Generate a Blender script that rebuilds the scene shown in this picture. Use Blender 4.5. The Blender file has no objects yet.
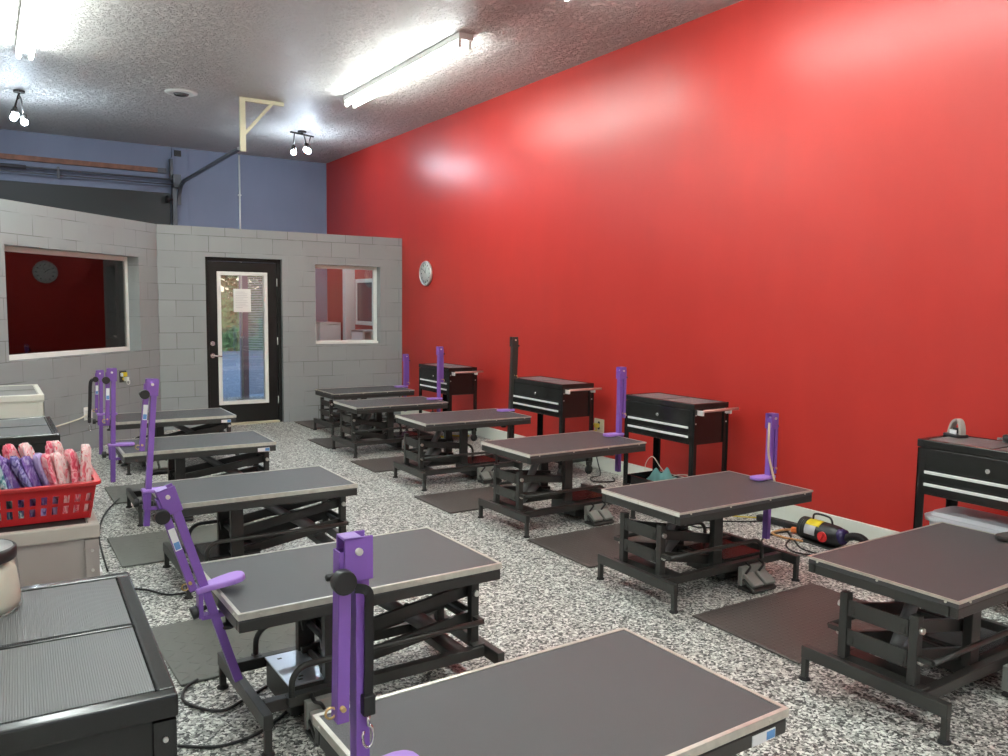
import bpy, bmesh, math, random
from mathutils import Vector, Matrix
random.seed(7)
PI = math.pi
SC = bpy.context.scene
COL = SC.collection

# ------------------------------------------------------------------ materials
def new_mat(name):
    m = bpy.data.materials.new(name); m.use_nodes = True
    nt = m.node_tree; b = nt.nodes['Principled BSDF']
    return m, nt, b
def N(nt, t, **kw):
    n = nt.nodes.new(t)
    for k, v in kw.items():
        if hasattr(n, k): setattr(n, k, v)
    return n
def L(nt, a, b): nt.links.new(a, b)
def ramp(nt, stops, const=False):
    r = N(nt, 'ShaderNodeValToRGB'); cr = r.color_ramp
    if const: cr.interpolation = 'CONSTANT'
    while len(cr.elements) < len(stops): cr.elements.new(0.5)
    for e, (p, c) in zip(cr.elements, stops):
        e.position = p; e.color = (*c, 1)
    return r
def plain(name, col, rough=.5, metal=0.0, spec=.5, noise=0.0, nscale=40, bump=0.0, coat=0.0):
    m, nt, b = new_mat(name)
    b.inputs['Base Color'].default_value = (*col, 1)
    b.inputs['Roughness'].default_value = rough
    b.inputs['Metallic'].default_value = metal
    b.inputs['Specular IOR Level'].default_value = spec
    b.inputs['Coat Weight'].default_value = coat
    if noise or bump:
        tc = N(nt, 'ShaderNodeTexCoord'); nz = N(nt, 'ShaderNodeTexNoise')
        nz.inputs['Scale'].default_value = nscale; nz.inputs['Detail'].default_value = 4
        L(nt, tc.outputs['Object'], nz.inputs['Vector'])
        if noise:
            lo = tuple(max(0, c*(1-noise)) for c in col); hi = tuple(min(1, c*(1+noise)) for c in col)
            r = ramp(nt, [(.3, lo), (.7, hi)])
            L(nt, nz.outputs['Fac'], r.inputs['Fac']); L(nt, r.outputs['Color'], b.inputs['Base Color'])
        if bump:
            bp = N(nt, 'ShaderNodeBump'); bp.inputs['Strength'].default_value = bump; bp.inputs['Distance'].default_value = .004
            L(nt, nz.outputs['Fac'], bp.inputs['Height']); L(nt, bp.outputs['Normal'], b.inputs['Normal'])
    return m
def emit(name, col, s):
    m, nt, b = new_mat(name)
    b.inputs['Base Color'].default_value = (*col, 1)
    b.inputs['Emission Color'].default_value = (*col, 1)
    b.inputs['Emission Strength'].default_value = s
    return m

def floor_mat():
    m, nt, b = new_mat('speckled floor')
    tc = N(nt, 'ShaderNodeTexCoord')
    v = N(nt, 'ShaderNodeTexVoronoi'); v.inputs['Scale'].default_value = 100; v.inputs['Randomness'].default_value = 1
    nz = N(nt, 'ShaderNodeTexNoise'); nz.inputs['Scale'].default_value = 60; nz.inputs['Detail'].default_value = 3
    mx = N(nt, 'ShaderNodeMixRGB'); mx.inputs['Fac'].default_value = .03
    L(nt, tc.outputs['Object'], nz.inputs['Vector'])
    L(nt, tc.outputs['Object'], mx.inputs['Color1']); L(nt, nz.outputs['Color'], mx.inputs['Color2'])
    L(nt, mx.outputs['Color'], v.inputs['Vector'])
    sp = N(nt, 'ShaderNodeSeparateColor'); L(nt, v.outputs['Color'], sp.inputs['Color'])
    r = ramp(nt, [(0, (.034, .035, .033)), (.20, (.085, .088, .082)), (.33, (.27, .275, .25)), (.48, (.50, .51, .47)), (.68, (.80, .81, .76)), (.9, (.36, .365, .34))], True)
    L(nt, sp.outputs['Red'], r.inputs['Fac']); L(nt, r.outputs['Color'], b.inputs['Base Color'])
    b.inputs['Roughness'].default_value = .45
    bp = N(nt, 'ShaderNodeBump'); bp.inputs['Strength'].default_value = .15; bp.inputs['Distance'].default_value = .002
    L(nt, v.outputs['Distance'], bp.inputs['Height']); L(nt, bp.outputs['Normal'], b.inputs['Normal'])
    return m
def block_mat(name, c1, c2, mortar):
    m, nt, b = new_mat(name)
    tc = N(nt, 'ShaderNodeTexCoord'); sx = N(nt, 'ShaderNodeSeparateXYZ'); cx = N(nt, 'ShaderNodeCombineXYZ')
    L(nt, tc.outputs['Object'], sx.inputs[0])
    ad = N(nt, 'ShaderNodeMath', operation='ADD'); L(nt, sx.outputs['X'], ad.inputs[0]); L(nt, sx.outputs['Y'], ad.inputs[1])
    L(nt, ad.outputs[0], cx.inputs['X']); L(nt, sx.outputs['Z'], cx.inputs['Y'])
    br = N(nt, 'ShaderNodeTexBrick'); br.inputs['Scale'].default_value = 1
    br.inputs['Brick Width'].default_value = .4; br.inputs['Row Height'].default_value = .2005
    br.inputs['Mortar Size'].default_value = .0035; br.inputs['Mortar Smooth'].default_value = .4
    br.inputs['Color1'].default_value = (*c1, 1); br.inputs['Color2'].default_value = (*c2, 1); br.inputs['Mortar'].default_value = (*mortar, 1)
    L(nt, cx.outputs[0], br.inputs['Vector'])
    nz = N(nt, 'ShaderNodeTexNoise'); nz.inputs['Scale'].default_value = 2.2; nz.inputs['Detail'].default_value = 5
    L(nt, tc.outputs['Object'], nz.inputs['Vector'])
    # joints are filled with paint in places, so they come and go
    mr = N(nt, 'ShaderNodeMapRange'); mr.inputs['From Min'].default_value = .42; mr.inputs['From Max'].default_value = .56
    L(nt, nz.outputs['Fac'], mr.inputs['Value'])
    mxx = N(nt, 'ShaderNodeMixRGB'); mxx.inputs['Color1'].default_value = (*[(a+d)/2 for a, d in zip(c1, c2)], 1)
    L(nt, mr.outputs['Result'], mxx.inputs['Fac']); L(nt, br.outputs['Color'], mxx.inputs['Color2'])
    L(nt, mxx.outputs['Color'], b.inputs['Base Color'])
    b.inputs['Roughness'].default_value = .55
    n2 = N(nt, 'ShaderNodeTexNoise'); n2.inputs['Scale'].default_value = 120
    L(nt, tc.outputs['Object'], n2.inputs['Vector'])
    ma = N(nt, 'ShaderNodeMath', operation='MULTIPLY'); ma.inputs[1].default_value = .15; L(nt, n2.outputs['Fac'], ma.inputs[0])
    sb = N(nt, 'ShaderNodeMath', operation='SUBTRACT'); L(nt, ma.outputs[0], sb.inputs[0]); L(nt, br.outputs['Fac'], sb.inputs[1])
    bp = N(nt, 'ShaderNodeBump'); bp.inputs['Strength'].default_value = .5; bp.inputs['Distance'].default_value = .004
    L(nt, sb.outputs[0], bp.inputs['Height']); L(nt, bp.outputs['Normal'], b.inputs['Normal'])
    return m
def ceiling_mat():
    m, nt, b = new_mat('knockdown ceiling')
    tc = N(nt, 'ShaderNodeTexCoord')
    v = N(nt, 'ShaderNodeTexNoise'); v.inputs['Scale'].default_value = 15; v.inputs['Detail'].default_value = 6; v.inputs['Roughness'].default_value = .7
    L(nt, tc.outputs['Object'], v.inputs['Vector'])
    r = ramp(nt, [(.42, (0, 0, 0)), (.58, (1, 1, 1))]); L(nt, v.outputs['Fac'], r.inputs['Fac'])
    b.inputs['Base Color'].default_value = (.76, .745, .71, 1); b.inputs['Roughness'].default_value = .5
    bp = N(nt, 'ShaderNodeBump'); bp.inputs['Strength'].default_value = 1.0; bp.inputs['Distance'].default_value = .032
    L(nt, r.outputs['Color'], bp.inputs['Height']); L(nt, bp.outputs['Normal'], b.inputs['Normal'])
    return m
def paint_mat(name, col, rough, bump=.12, spec=.5):
    m, nt, b = new_mat(name)
    tc = N(nt, 'ShaderNodeTexCoord')
    mp = N(nt, 'ShaderNodeMapping'); mp.inputs['Scale'].default_value = (1, 1, .35)
    L(nt, tc.outputs['Object'], mp.inputs['Vector'])
    n1 = N(nt, 'ShaderNodeTexNoise'); n1.inputs['Scale'].default_value = 3; n1.inputs['Detail'].default_value = 5
    n2 = N(nt, 'ShaderNodeTexNoise'); n2.inputs['Scale'].default_value = 70; n2.inputs['Detail'].default_value = 3
    L(nt, mp.outputs[0], n1.inputs['Vector']); L(nt, tc.outputs['Object'], n2.inputs['Vector'])
    r = ramp(nt, [(.3, tuple(c*.95 for c in col)), (.7, tuple(min(1, c*1.05) for c in col))])
    L(nt, n1.outputs['Fac'], r.inputs['Fac']); L(nt, r.outputs['Color'], b.inputs['Base Color'])
    mr = N(nt, 'ShaderNodeMapRange'); mr.inputs['To Min'].default_value = rough-.05; mr.inputs['To Max'].default_value = rough+.05
    L(nt, n1.outputs['Fac'], mr.inputs['Value']); L(nt, mr.outputs['Result'], b.inputs['Roughness'])
    b.inputs['Specular IOR Level'].default_value = spec
    bp = N(nt, 'ShaderNodeBump'); bp.inputs['Strength'].default_value = bump; bp.inputs['Distance'].default_value = .002
    L(nt, n2.outputs['Fac'], bp.inputs['Height']); L(nt, bp.outputs['Normal'], b.inputs['Normal'])
    return m
def tread_mat(name, s, col, strength=.9, rough=.42, wa=.46, wb=.13):
    """diamond tread: bars that alternate their slant from cell to cell"""
    m, nt, b = new_mat(name)
    tc = N(nt, 'ShaderNodeTexCoord'); sx = N(nt, 'ShaderNodeSeparateXYZ'); L(nt, tc.outputs['Object'], sx.inputs[0])
    def M(op, a, c=None):
        n = N(nt, 'ShaderNodeMath', operation=op)
        for i, q in enumerate((a, c)):
            if q is None: continue
            if isinstance(q, (int, float)): n.inputs[i].default_value = q
            else: L(nt, q, n.inputs[i])
        return n.outputs[0]
    u = M('MULTIPLY', sx.outputs['X'], s); v = M('MULTIPLY', sx.outputs['Y'], s)
    fu = M('FLOOR', u); fv = M('FLOOR', v)
    cu = M('SUBTRACT', M('SUBTRACT', u, fu), .5); cv = M('SUBTRACT', M('SUBTRACT', v, fv), .5)
    par = M('PINGPONG', M('ADD', fu, fv), 1.0)
    sg = M('SUBTRACT', M('MULTIPLY', par, 2.0), 1.0)
    sv = M('MULTIPLY', sg, cv)
    a = M('DIVIDE', M('ADD', cu, sv), wa*1.414); c = M('DIVIDE', M('SUBTRACT', cu, sv), wb*1.414)
    d = M('ADD', M('MULTIPLY', a, a), M('MULTIPLY', c, c))
    mr = N(nt, 'ShaderNodeMapRange'); mr.inputs['From Min'].default_value = 1.0; mr.inputs['From Max'].default_value = .45
    L(nt, d, mr.inputs['Value'])
    b.inputs['Base Color'].default_value = (*col, 1); b.inputs['Roughness'].default_value = rough
    bp = N(nt, 'ShaderNodeBump'); bp.inputs['Strength'].default_value = strength; bp.inputs['Distance'].default_value = .004
    L(nt, mr.outputs['Result'], bp.inputs['Height']); L(nt, bp.outputs['Normal'], b.inputs['Normal'])
    return m
def rib_mat(name, col, rough, period, axis='Y'):
    m, nt, b = new_mat(name)
    tc = N(nt, 'ShaderNodeTexCoord'); w = N(nt, 'ShaderNodeTexWave', bands_direction=axis)
    w.inputs['Scale'].default_value = 2*PI/20/period*1.0
    L(nt, tc.outputs['Object'], w.inputs['Vector'])
    b.inputs['Base Color'].default_value = (*col, 1); b.inputs['Roughness'].default_value = rough
    bp = N(nt, 'ShaderNodeBump'); bp.inputs['Strength'].default_value = .45; bp.inputs['Distance'].default_value = .002
    L(nt, w.outputs['Fac'], bp.inputs['Height']); L(nt, bp.outputs['Normal'], b.inputs['Normal'])
    return m
def glass_mat(name, tint=(1, 1, 1), k=1.7):
    m = bpy.data.materials.new(name); m.use_nodes = True; nt = m.node_tree; nt.nodes.clear()
    o = N(nt, 'ShaderNodeOutputMaterial'); mx = N(nt, 'ShaderNodeMixShader')
    t = N(nt, 'ShaderNodeBsdfTransparent'); t.inputs[0].default_value = (*tint, 1)
    g = N(nt, 'ShaderNodeBsdfGlossy'); g.inputs['Roughness'].default_value = 0.0
    f = N(nt, 'ShaderNodeFresnel'); f.inputs['IOR'].default_value = 1.5
    mu = N(nt, 'ShaderNodeMath', operation='MULTIPLY', use_clamp=True); mu.inputs[1].default_value = k
    L(nt, f.outputs[0], mu.inputs[0]); L(nt, mu.outputs[0], mx.inputs[0]); L(nt, t.outputs[0], mx.inputs[1]); L(nt, g.outputs[0], mx.inputs[2]); L(nt, mx.outputs[0], o.inputs[0])
    return m
def tiedye_mat(name, cols):
    m, nt, b = new_mat(name)
    tc = N(nt, 'ShaderNodeTexCoord'); nz = N(nt, 'ShaderNodeTexNoise'); nz.inputs['Scale'].default_value = 38; nz.inputs['Detail'].default_value = 3; nz.inputs['Distortion'].default_value = 1.5
    mp = N(nt, 'ShaderNodeMapping'); mp.inputs['Scale'].default_value = (1.6, 1, .7); mp.inputs['Location'].default_value = (random.random()*9, random.random()*9, 0)
    L(nt, tc.outputs['Object'], mp.inputs[0]); L(nt, mp.outputs[0], nz.inputs['Vector'])
    n = len(cols); r = ramp(nt, [(.3+.4*i/(n-1), c) for i, c in enumerate(cols)])
    L(nt, nz.outputs['Fac'], r.inputs['Fac']); L(nt, r.outputs['Color'], b.inputs['Base Color']); b.inputs['Roughness'].default_value = .8
    bp = N(nt, 'ShaderNodeBump'); bp.inputs['Strength'].default_value = .4; bp.inputs['Distance'].default_value = .006
    L(nt, nz.outputs['Fac'], bp.inputs['Height']); L(nt, bp.outputs['Normal'], b.inputs['Normal'])
    return m

M_FLOOR = floor_mat(); M_CEIL = ceiling_mat()
M_RED = paint_mat('red gloss wall paint', (.43, .028, .021), .36, .10, .40)
M_BLUE = paint_mat('slate blue wall paint', (.20, .235, .33), .6)
M_BLOCK = block_mat('grey painted block', (.275, .30, .30), (.305, .33, .33), (.105, .112, .112))
M_GREYW = paint_mat('grey wall paint', (.34, .34, .33), .6)
M_PALE = paint_mat('pale grey wall paint', (.62, .63, .62), .6)  # unseen walls made pale to bounce fill light
M_WHITE = plain('white trim paint', (.86, .88, .84), .4)
M_BASE = plain('baseboard cream white', (.74, .76, .68), .45)
M_STEEL = plain('black powder coated steel', (.034, .034, .031), .38, 0, .5, bump=.08, nscale=400)
M_TOP = plain('pebbled black tabletop', (.060, .063, .066), .42, 0, .5, bump=.35, nscale=500)
M_ALU = plain('aluminium trim', (.66, .65, .58), .34, .65, noise=.12, nscale=25)
M_STRIP = plain('white metal end strip', (.82, .82, .76), .3, .2)
M_BOLT = plain('zinc bolt', (.75, .74, .7), .3, .9)
M_ACT = plain('grey actuator tube', (.22, .22, .22), .4, .3)
M_PED = plain('grey pedal plastic', (.23, .235, .215), .5)
M_BOXSTEEL = plain('bare steel box lid', (.62, .66, .72), .3, .85)
M_BOXBLACK = plain('black glossy box lid', (.02, .02, .02), .22)
M_PURPLE = plain('purple powder coat', (.205, .092, .405), .36, 0, .5)
M_PAD = plain('lit purple paddle', (.36, .20, .62), .40)  # lighter than the posts: light on the paddle is put into the colour
M_KNOB = plain('black knob plastic', (.012, .012, .013), .35)
M_STRAP = plain('black nylon strap', (.012, .012, .013), .8)
M_CREAMSTRAP = plain('cream nylon strap', (.72, .6, .4), .8)
M_CHROME = plain('chrome', (.8, .8, .8), .15, 1)
M_STICKW = plain('white sticker', (.8, .82, .82), .5)
M_STICKB = plain('blue sticker print', (.12, .3, .6), .5)
M_CART = plain('black gloss cart enamel', (.014, .014, .013), .22, 0, .5, bump=.03, nscale=60)
M_RIB = rib_mat('ribbed grey liner', (.13, .134, .136), .36, .0045, 'X')
M_SILVER = plain('silver drawer pull', (.92, .92, .90), .35, .25)
M_CREAM = plain('warm grey cart enamel', (.40, .36, .33), .4)
M_CREAMLID = plain('cream cart lid enamel', (.46, .43, .38), .4)
M_WHCART = plain('off white cart enamel', (.70, .70, .62), .4)
M_RUBBER = plain('black rubber', (.02, .02, .02), .7)
M_MATBIG = tread_mat('bold diamond tread rubber', 15, (.12, .125, .112), 1.0, .45, .44, .06)
M_MATFINE = tread_mat('fine diamond tread rubber', 34, (.085, .074, .067), 1.0, .42, .42, .15)
M_TUBE = emit('fluorescent tube', (.93, 1.0, .97), 42)
M_BULB = emit('cool white bulb', (.72, .86, 1.0), 260)
M_FIX = plain('white fixture enamel', (.8, .8, .77), .4)
M_DKMET = plain('dark bronze metal', (.05, .045, .04), .4, .6)
M_GLASS = glass_mat('window glass', (1, 1, 1), 2.6)
M_CREAMPAINT = plain('cream painted steel', (.62, .6, .42), .5)
M_GDOOR = plain('dark garage door panel', (.030, .034, .032), .55)
M_WOODBEAM = plain('reddish stained timber', (.23, .10, .06), .6, noise=.25, nscale=12)
M_GALV = plain('dull galvanised track', (.10, .105, .115), .45, .5)
M_BLACKDOOR = plain('black door paint', (.010, .009, .008), .5, 0, .3)
M_PAPER = plain('white paper', (.88, .90, .86), .7)
M_INK = plain('grey print', (.45, .45, .45), .8)
M_BRASS = plain('brass', (.7, .5, .22), .3, .9)
M_REDPL = plain('red basket plastic', (.42, .012, .015), .4)
M_CLEAR = glass_mat('clear plastic', (.97, .98, .97), .7)
M_WIPE = plain('cream wipes', (.85, .85, .74), .8, bump=.3, nscale=25)
M_TOTE = plain('frosted plastic', (.82, .85, .90), .35)
M_TOTE.node_tree.nodes['Principled BSDF'].inputs['Transmission Weight'].default_value = .25
M_TOTE.node_tree.nodes['Principled BSDF'].inputs['Roughness'].default_value = .45
M_YEL = plain('yellow label', (.80, .62, .02), .5)
M_SILLAB = plain('silver label', (.6, .6, .62), .4, .3)
M_REDSW = plain('red switch', (.6, .02, .02), .4)
M_ORANGE = plain('orange plug', (.75, .18, .04), .5)
M_TEAL = plain('teal cloth', (.22, .50, .48), .85, bump=.4, nscale=18)
M_WIREW = plain('white wire', (.75, .72, .6), .5)
M_WIREB = plain('black cable', (.012, .012, .012), .5)
M_WIREY = plain('yellow cable', (.65, .5, .05), .5)
M_DEVGREY = plain('grey device plastic', (.33, .31, .28), .4)
M_LILAC = plain('lilac grey trim', (.40, .33, .38), .5)
M_LEAF = plain('foliage', (.13, .24, .10), .7, noise=.6, nscale=6)
M_BARK = plain('bark', (.10, .07, .05), .8)
M_PAVE = plain('bluish paving', (.36, .40, .46), .5, noise=.1, nscale=3)
M_BLIND = plain('pale blind', (.6, .63, .66), .6)
M_OUTLET = plain('outlet plate', (.72, .66, .5), .5)

# ------------------------------------------------------------------ mesh building
class MB:
    def __init__(s): s.v = []; s.f = []; s.sm = []
    def add(s, vs, fs, smooth=False):
        o = len(s.v); s.v += [Vector(v) for v in vs]
        for f in fs:
            s.f.append(tuple(i+o for i in f)); s.sm.append(smooth)
        return s
    def box(s, c, d, rot=None):
        x, y, z = (q/2 for q in d)
        vs = [Vector((a*x, b*y, e*z)) for a in (-1, 1) for b in (-1, 1) for e in (-1, 1)]
        if rot: vs = [rot @ v for v in vs]
        vs = [v+Vector(c) for v in vs]
        return s.add(vs, [(0, 1, 3, 2), (4, 6, 7, 5), (0, 4, 5, 1), (2, 3, 7, 6), (0, 2, 6, 4), (1, 5, 7, 3)])
    def bb(s, a, b):
        return s.box([(p+q)/2 for p, q in zip(a, b)], [abs(q-p) for p, q in zip(a, b)])
    def bar(s, p, q, w, h, up=(0, 0, 1)):
        """rectangular bar from p to q; w across, h along up"""
        p = Vector(p); q = Vector(q); d = (q-p); l = d.length; d.normalize()
        u = Vector(up); sd = d.cross(u)
        if sd.length < 1e-4: sd = d.cross(Vector((0, 1, 0)))
        sd.normalize(); u = sd.cross(d).normalized()
        vs = []
        for e in (p, q):
            for a, b in ((-1, -1), (1, -1), (1, 1), (-1, 1)): vs.append(e+sd*a*w/2+u*b*h/2)
        return s.add(vs, [(0, 1, 2, 3), (7, 6, 5, 4), (0, 4, 5, 1), (1, 5, 6, 2), (2, 6, 7, 3), (3, 7, 4, 0)])
    def cyl(s, p, q, r, n=14, r2=None):
        p = Vector(p); q = Vector(q); d = (q-p).normalized(); r2 = r if r2 is None else r2
        a = d.orthogonal().normalized(); b = d.cross(a)
        vs = []
        for e, rr in ((p, r), (q, r2)):
            for i in range(n):
                t = 2*PI*i/n; vs.append(e+(a*math.cos(t)+b*math.sin(t))*rr)
        s.add(vs, [(i, (i+1) % n, n+(i+1) % n, n+i) for i in range(n)], True)
        o = len(s.v)-2*n
        s.f += [tuple(o+n-1-i for i in range(n)), tuple(o+n+i for i in range(n))]; s.sm += [False, False]
        return s
    def tube(s, pts, r, n=8, closed=False):
        pts = [Vector(p) for p in pts]; rings = []; prev = None; m = len(pts)
        for i, p in enumerate(pts):
            d = (pts[min(i+1, m-1)]-pts[max(i-1, 0)]).normalized()
            if prev is None: a = d.orthogonal().normalized()
            else:
                a = prev-d*prev.dot(d)
                a = a.normalized() if a.length > 1e-6 else d.orthogonal().normalized()
            prev = a; b = d.cross(a)
            rings.append([p+(a*math.cos(2*PI*k/n)+b*math.sin(2*PI*k/n))*r for k in range(n)])
        fs = [(i*n+k, i*n+(k+1) % n, (i+1)*n+(k+1) % n, (i+1)*n+k) for i in range(m-1) for k in range(n)]
        s.add([v for g in rings for v in g], fs, True)
        o = len(s.v)-m*n
        s.f += [tuple(o+n-1-k for k in range(n)), tuple(o+(m-1)*n+k for k in range(n))]; s.sm += [False]*2
        return s
    def lathe(s, prof, c=(0, 0, 0), n=24, axis='z'):
        c = Vector(c); vs = []
        for r, z in prof:
            for k in range(n):
                t = 2*PI*k/n; v = Vector((r*math.cos(t), r*math.sin(t), z))
                if axis == 'x': v = Vector((v.z, v.x, v.y))
                if axis == 'y': v = Vector((v.y, v.z, v.x))
                vs.append(c+v)
        m = len(prof)
        return s.add(vs, [(i*n+k, i*n+(k+1) % n, (i+1)*n+(k+1) % n, (i+1)*n+k) for i in range(m-1) for k in range(n)], True)
    def prism(s, poly, z0, z1):
        n = len(poly); vs = [Vector((x, y, z0)) for x, y in poly]+[Vector((x, y, z1)) for x, y in poly]
        return s.add(vs, [tuple(range(n-1, -1, -1)), tuple(range(n, 2*n))]+[(i, (i+1) % n, n+(i+1) % n, n+i) for i in range(n)])
    def xf(s, mat):
        s.v = [mat @ v for v in s.v]; return s
    def build(s, name, mat, parent=None, loc=(0, 0, 0), rotz=0, bevel=0, seg=2):
        me = bpy.data.meshes.new(name)
        me.from_pydata([tuple(v) for v in s.v], [], s.f)
        for p, sm in zip(me.polygons, s.sm): p.use_smooth = sm
        me.validate(); bm = bmesh.new(); bm.from_mesh(me); bmesh.ops.recalc_face_normals(bm, faces=bm.faces); bm.to_mesh(me); bm.free()
        mats = mat if isinstance(mat, (list, tuple)) else [mat]
        for m in mats: me.materials.append(m)
        o = bpy.data.objects.new(name, me); COL.objects.link(o)
        o.location = loc; o.rotation_euler = (0, 0, rotz)
        if parent: o.parent = parent
        if bevel:
            b = o.modifiers.new('bevel', 'BEVEL'); b.width = bevel; b.segments = seg; b.limit_method = 'ANGLE'; b.angle_limit = math.radians(40)
        return o
def tag(o, label=None, cat=None, group=None, kind=None):
    if label: o['label'] = label
    if cat: o['category'] = cat
    if group: o['group'] = group
    if kind: o['kind'] = kind
    return o
def thing(name, label, cat, loc=(0, 0, 0), rotz=0, group=None):
    o = bpy.data.objects.new(name, None); COL.objects.link(o); o.empty_display_size = .1
    o.location = loc; o.rotation_euler = (0, 0, rotz)
    return tag(o, label, cat, group)
def struct(o, label=None):
    o['kind'] = 'structure'
    if label: o['label'] = label
    o['category'] = o.name.split('_')[0]
    return o
def smooth_path(pts, k=6):
    """Catmull-Rom through the points"""
    P = [Vector(p) for p in pts]; P = [P[0]]+P+[P[-1]]; out = []
    for i in range(1, len(P)-2):
        for j in range(k):
            t = j/k; a, b, c, d = P[i-1:i+3]
            out.append(.5*((2*b)+(c-a)*t+(2*a-5*b+4*c-d)*t*t+(3*b-a-3*c+d)*t**3))
    out.append(P[-2]); return out

# ------------------------------------------------------------------ the room
XW, YP, YB, ZC = 5.05, 10.65, 13.655, 3.963      # red wall, block partition, far wall, ceiling
XL, YR = -1.1, -4.6
def panel(x0, x1, z0, z1, y0, y1, holes=()):
    """wall slab in local xz with rectangular holes, y0..y1 thick"""
    xs = sorted({x0, x1, *[h[0] for h in holes], *[h[1] for h in holes]}); zs = sorted({z0, z1, *[h[2] for h in holes], *[h[3] for h in holes]})
    m = MB()
    def solid(i, j):
        if not (0 <= i < len(xs)-1 and 0 <= j < len(zs)-1): return False
        cx, cz = (xs[i]+xs[i+1])/2, (zs[j]+zs[j+1])/2
        return not any(a < cx < b and c < cz < d for a, b, c, d in holes)
    for i in range(len(xs)-1):
        for j in range(len(zs)-1):
            if not solid(i, j): continue
            a, b, c, d = xs[i], xs[i+1], zs[j], zs[j+1]
            m.add([(a, y0, c), (b, y0, c), (b, y0, d), (a, y0, d)], [(0, 1, 2, 3)])
            m.add([(a, y1, c), (b, y1, c), (b, y1, d), (a, y1, d)], [(3, 2, 1, 0)])
            for (di, dj, q) in ((-1, 0, (a, c, a, d)), (1, 0, (b, d, b, c)), (0, -1, (b, c, a, c)), (0, 1, (a, d, b, d))):
                if not solid(i+di, j+dj):
                    m.add([(q[0], y0, q[1]), (q[2], y0, q[3]), (q[2], y1, q[3]), (q[0], y1, q[1])], [(0, 1, 2, 3)])
    # merge the doubled corners
    return m
def build_panel(m, name, mat, **kw):
    o = m.build(name, mat, **kw)
    bm = bmesh.new(); bm.from_mesh(o.data); bmesh.ops.remove_doubles(bm, verts=bm.verts, dist=1e-5); bmesh.ops.recalc_face_normals(bm, faces=bm.faces); bm.to_mesh(o.data); bm.free()
    return o
struct(MB().bb((XL-.2, YR-.2, -.12), (XW+.2, YB+.2, 0)).build('floor', M_FLOOR), 'black and white speckled floor')
struct(MB().bb((XL-.2, YR-.2, ZC), (XW+.2, YB+.2, ZC+.12)).build('ceiling', M_CEIL), 'white knockdown textured ceiling')
struct(MB().bb((XW, YR-.2, 0), (XW+.2, YB+.2, ZC)).build('wall_right', M_RED), 'tall glossy red side wall')
struct(MB().bb((XL-.2, YR-.2, 0), (XL, YB+.2, ZC)).build('wall_left', M_PALE))
RWIN = (-.7, 3.6, .7, 2.9)
struct(build_panel(panel(XL, XW, 0, ZC, 0, .2, [RWIN]), 'wall_rear', M_PALE, loc=(0, YR-.2, 0)))
EXD = (3.16, 4.06, 0.0, 2.12)
struct(build_panel(panel(XL, XW, 0, ZC, 0, .2, [EXD]), 'wall_back', M_BLUE, loc=(0, YB, 0)), 'slate blue far wall above the block partition')
HTOP = 2.513
DOOR = (2.355, 3.324, 0, 2.15); WIN2 = (3.77, 4.716, 1.03, 2.103)
struct(build_panel(panel(1.797, XW, 0, HTOP, 0, .2, [DOOR, WIN2]), 'wall_partition', M_BLOCK, loc=(0, YP, 0)), 'grey painted block partition with black glass door')
AW = math.radians(47.0); WIN1 = (-2.36, -.36, 1.005, 2.10)
S1 = (1.797-XL)/math.cos(AW)
struct(build_panel(panel(-S1, 0, 0, HTOP, 0, .2, [WIN1]), 'wall_angled', M_BLOCK, loc=(1.797, YP+.005, 0), rotz=AW), 'grey painted block wall turned at an angle, big window')
# unseen roof slab added to darken the office behind the big window; inner wall
struct(MB().prism([(XL, 7.6), (1.75, 10.86), (1.75, YB-2.2), (XL, YB-2.2)], 2.40, 2.45).build('ceiling_shade_slab', M_GREYW))
struct(MB().bb((1.72, 10.86, 0), (1.80, YB, 2.45)).build('wall_office', M_GREYW))
# baseboard along the red wall (tall cream board)
mb = MB().bb((XW-.022, YR, 0), (XW, YP, .135)); struct(mb.build('baseboard_right', M_BASE, bevel=.006), 'tall cream baseboard under the red wall')

def framed_window(name, x0, x1, z0, z1, parent_loc, rotz, depth, fw, label, sill=True, glass_rot=0):
    t = thing(name, label, 'window', parent_loc, rotz); t['kind'] = 'structure'
    f = MB()
    f.bb((x0, depth-.03, z0), (x0+fw, depth+.025, z1)).bb((x1-fw, depth-.03, z0), (x1, depth+.025, z1))
    f.bb((x0+fw, depth-.03, z1-fw), (x1-fw, depth+.025, z1)).bb((x0+fw, depth-.03, z0), (x1-fw, depth+.025, z0+fw))
    f.build('window_frame', M_WHITE, t, bevel=.004)
    if sill: MB().bb((x0, depth-.075, z0), (x1, depth-.032, z0+.03)).build('window_sill', M_WHITE, t, bevel=.004)
    g = MB().bb((x0+fw-.01-((x0+x1)/2), -.003, z0+fw-.01), (x1-fw+.01-((x0+x1)/2), .003, z1-fw+.01))
    g.build('glass_pane', M_GLASS, t, loc=((x0+x1)/2, depth+.005, 0), rotz=glass_rot)
    return t
framed_window('window_1', WIN1[0], WIN1[1], WIN1[2], WIN1[3], (1.797, YP+.005, 0), AW, .175, .05, 'big dark window in the angled grey block wall', False, math.radians(-1.9))
framed_window('window_2', WIN2[0], WIN2[1], WIN2[2], WIN2[3], (0, YP, 0), 0, .15, .045, 'small white framed window right of the black door', True)

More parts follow.
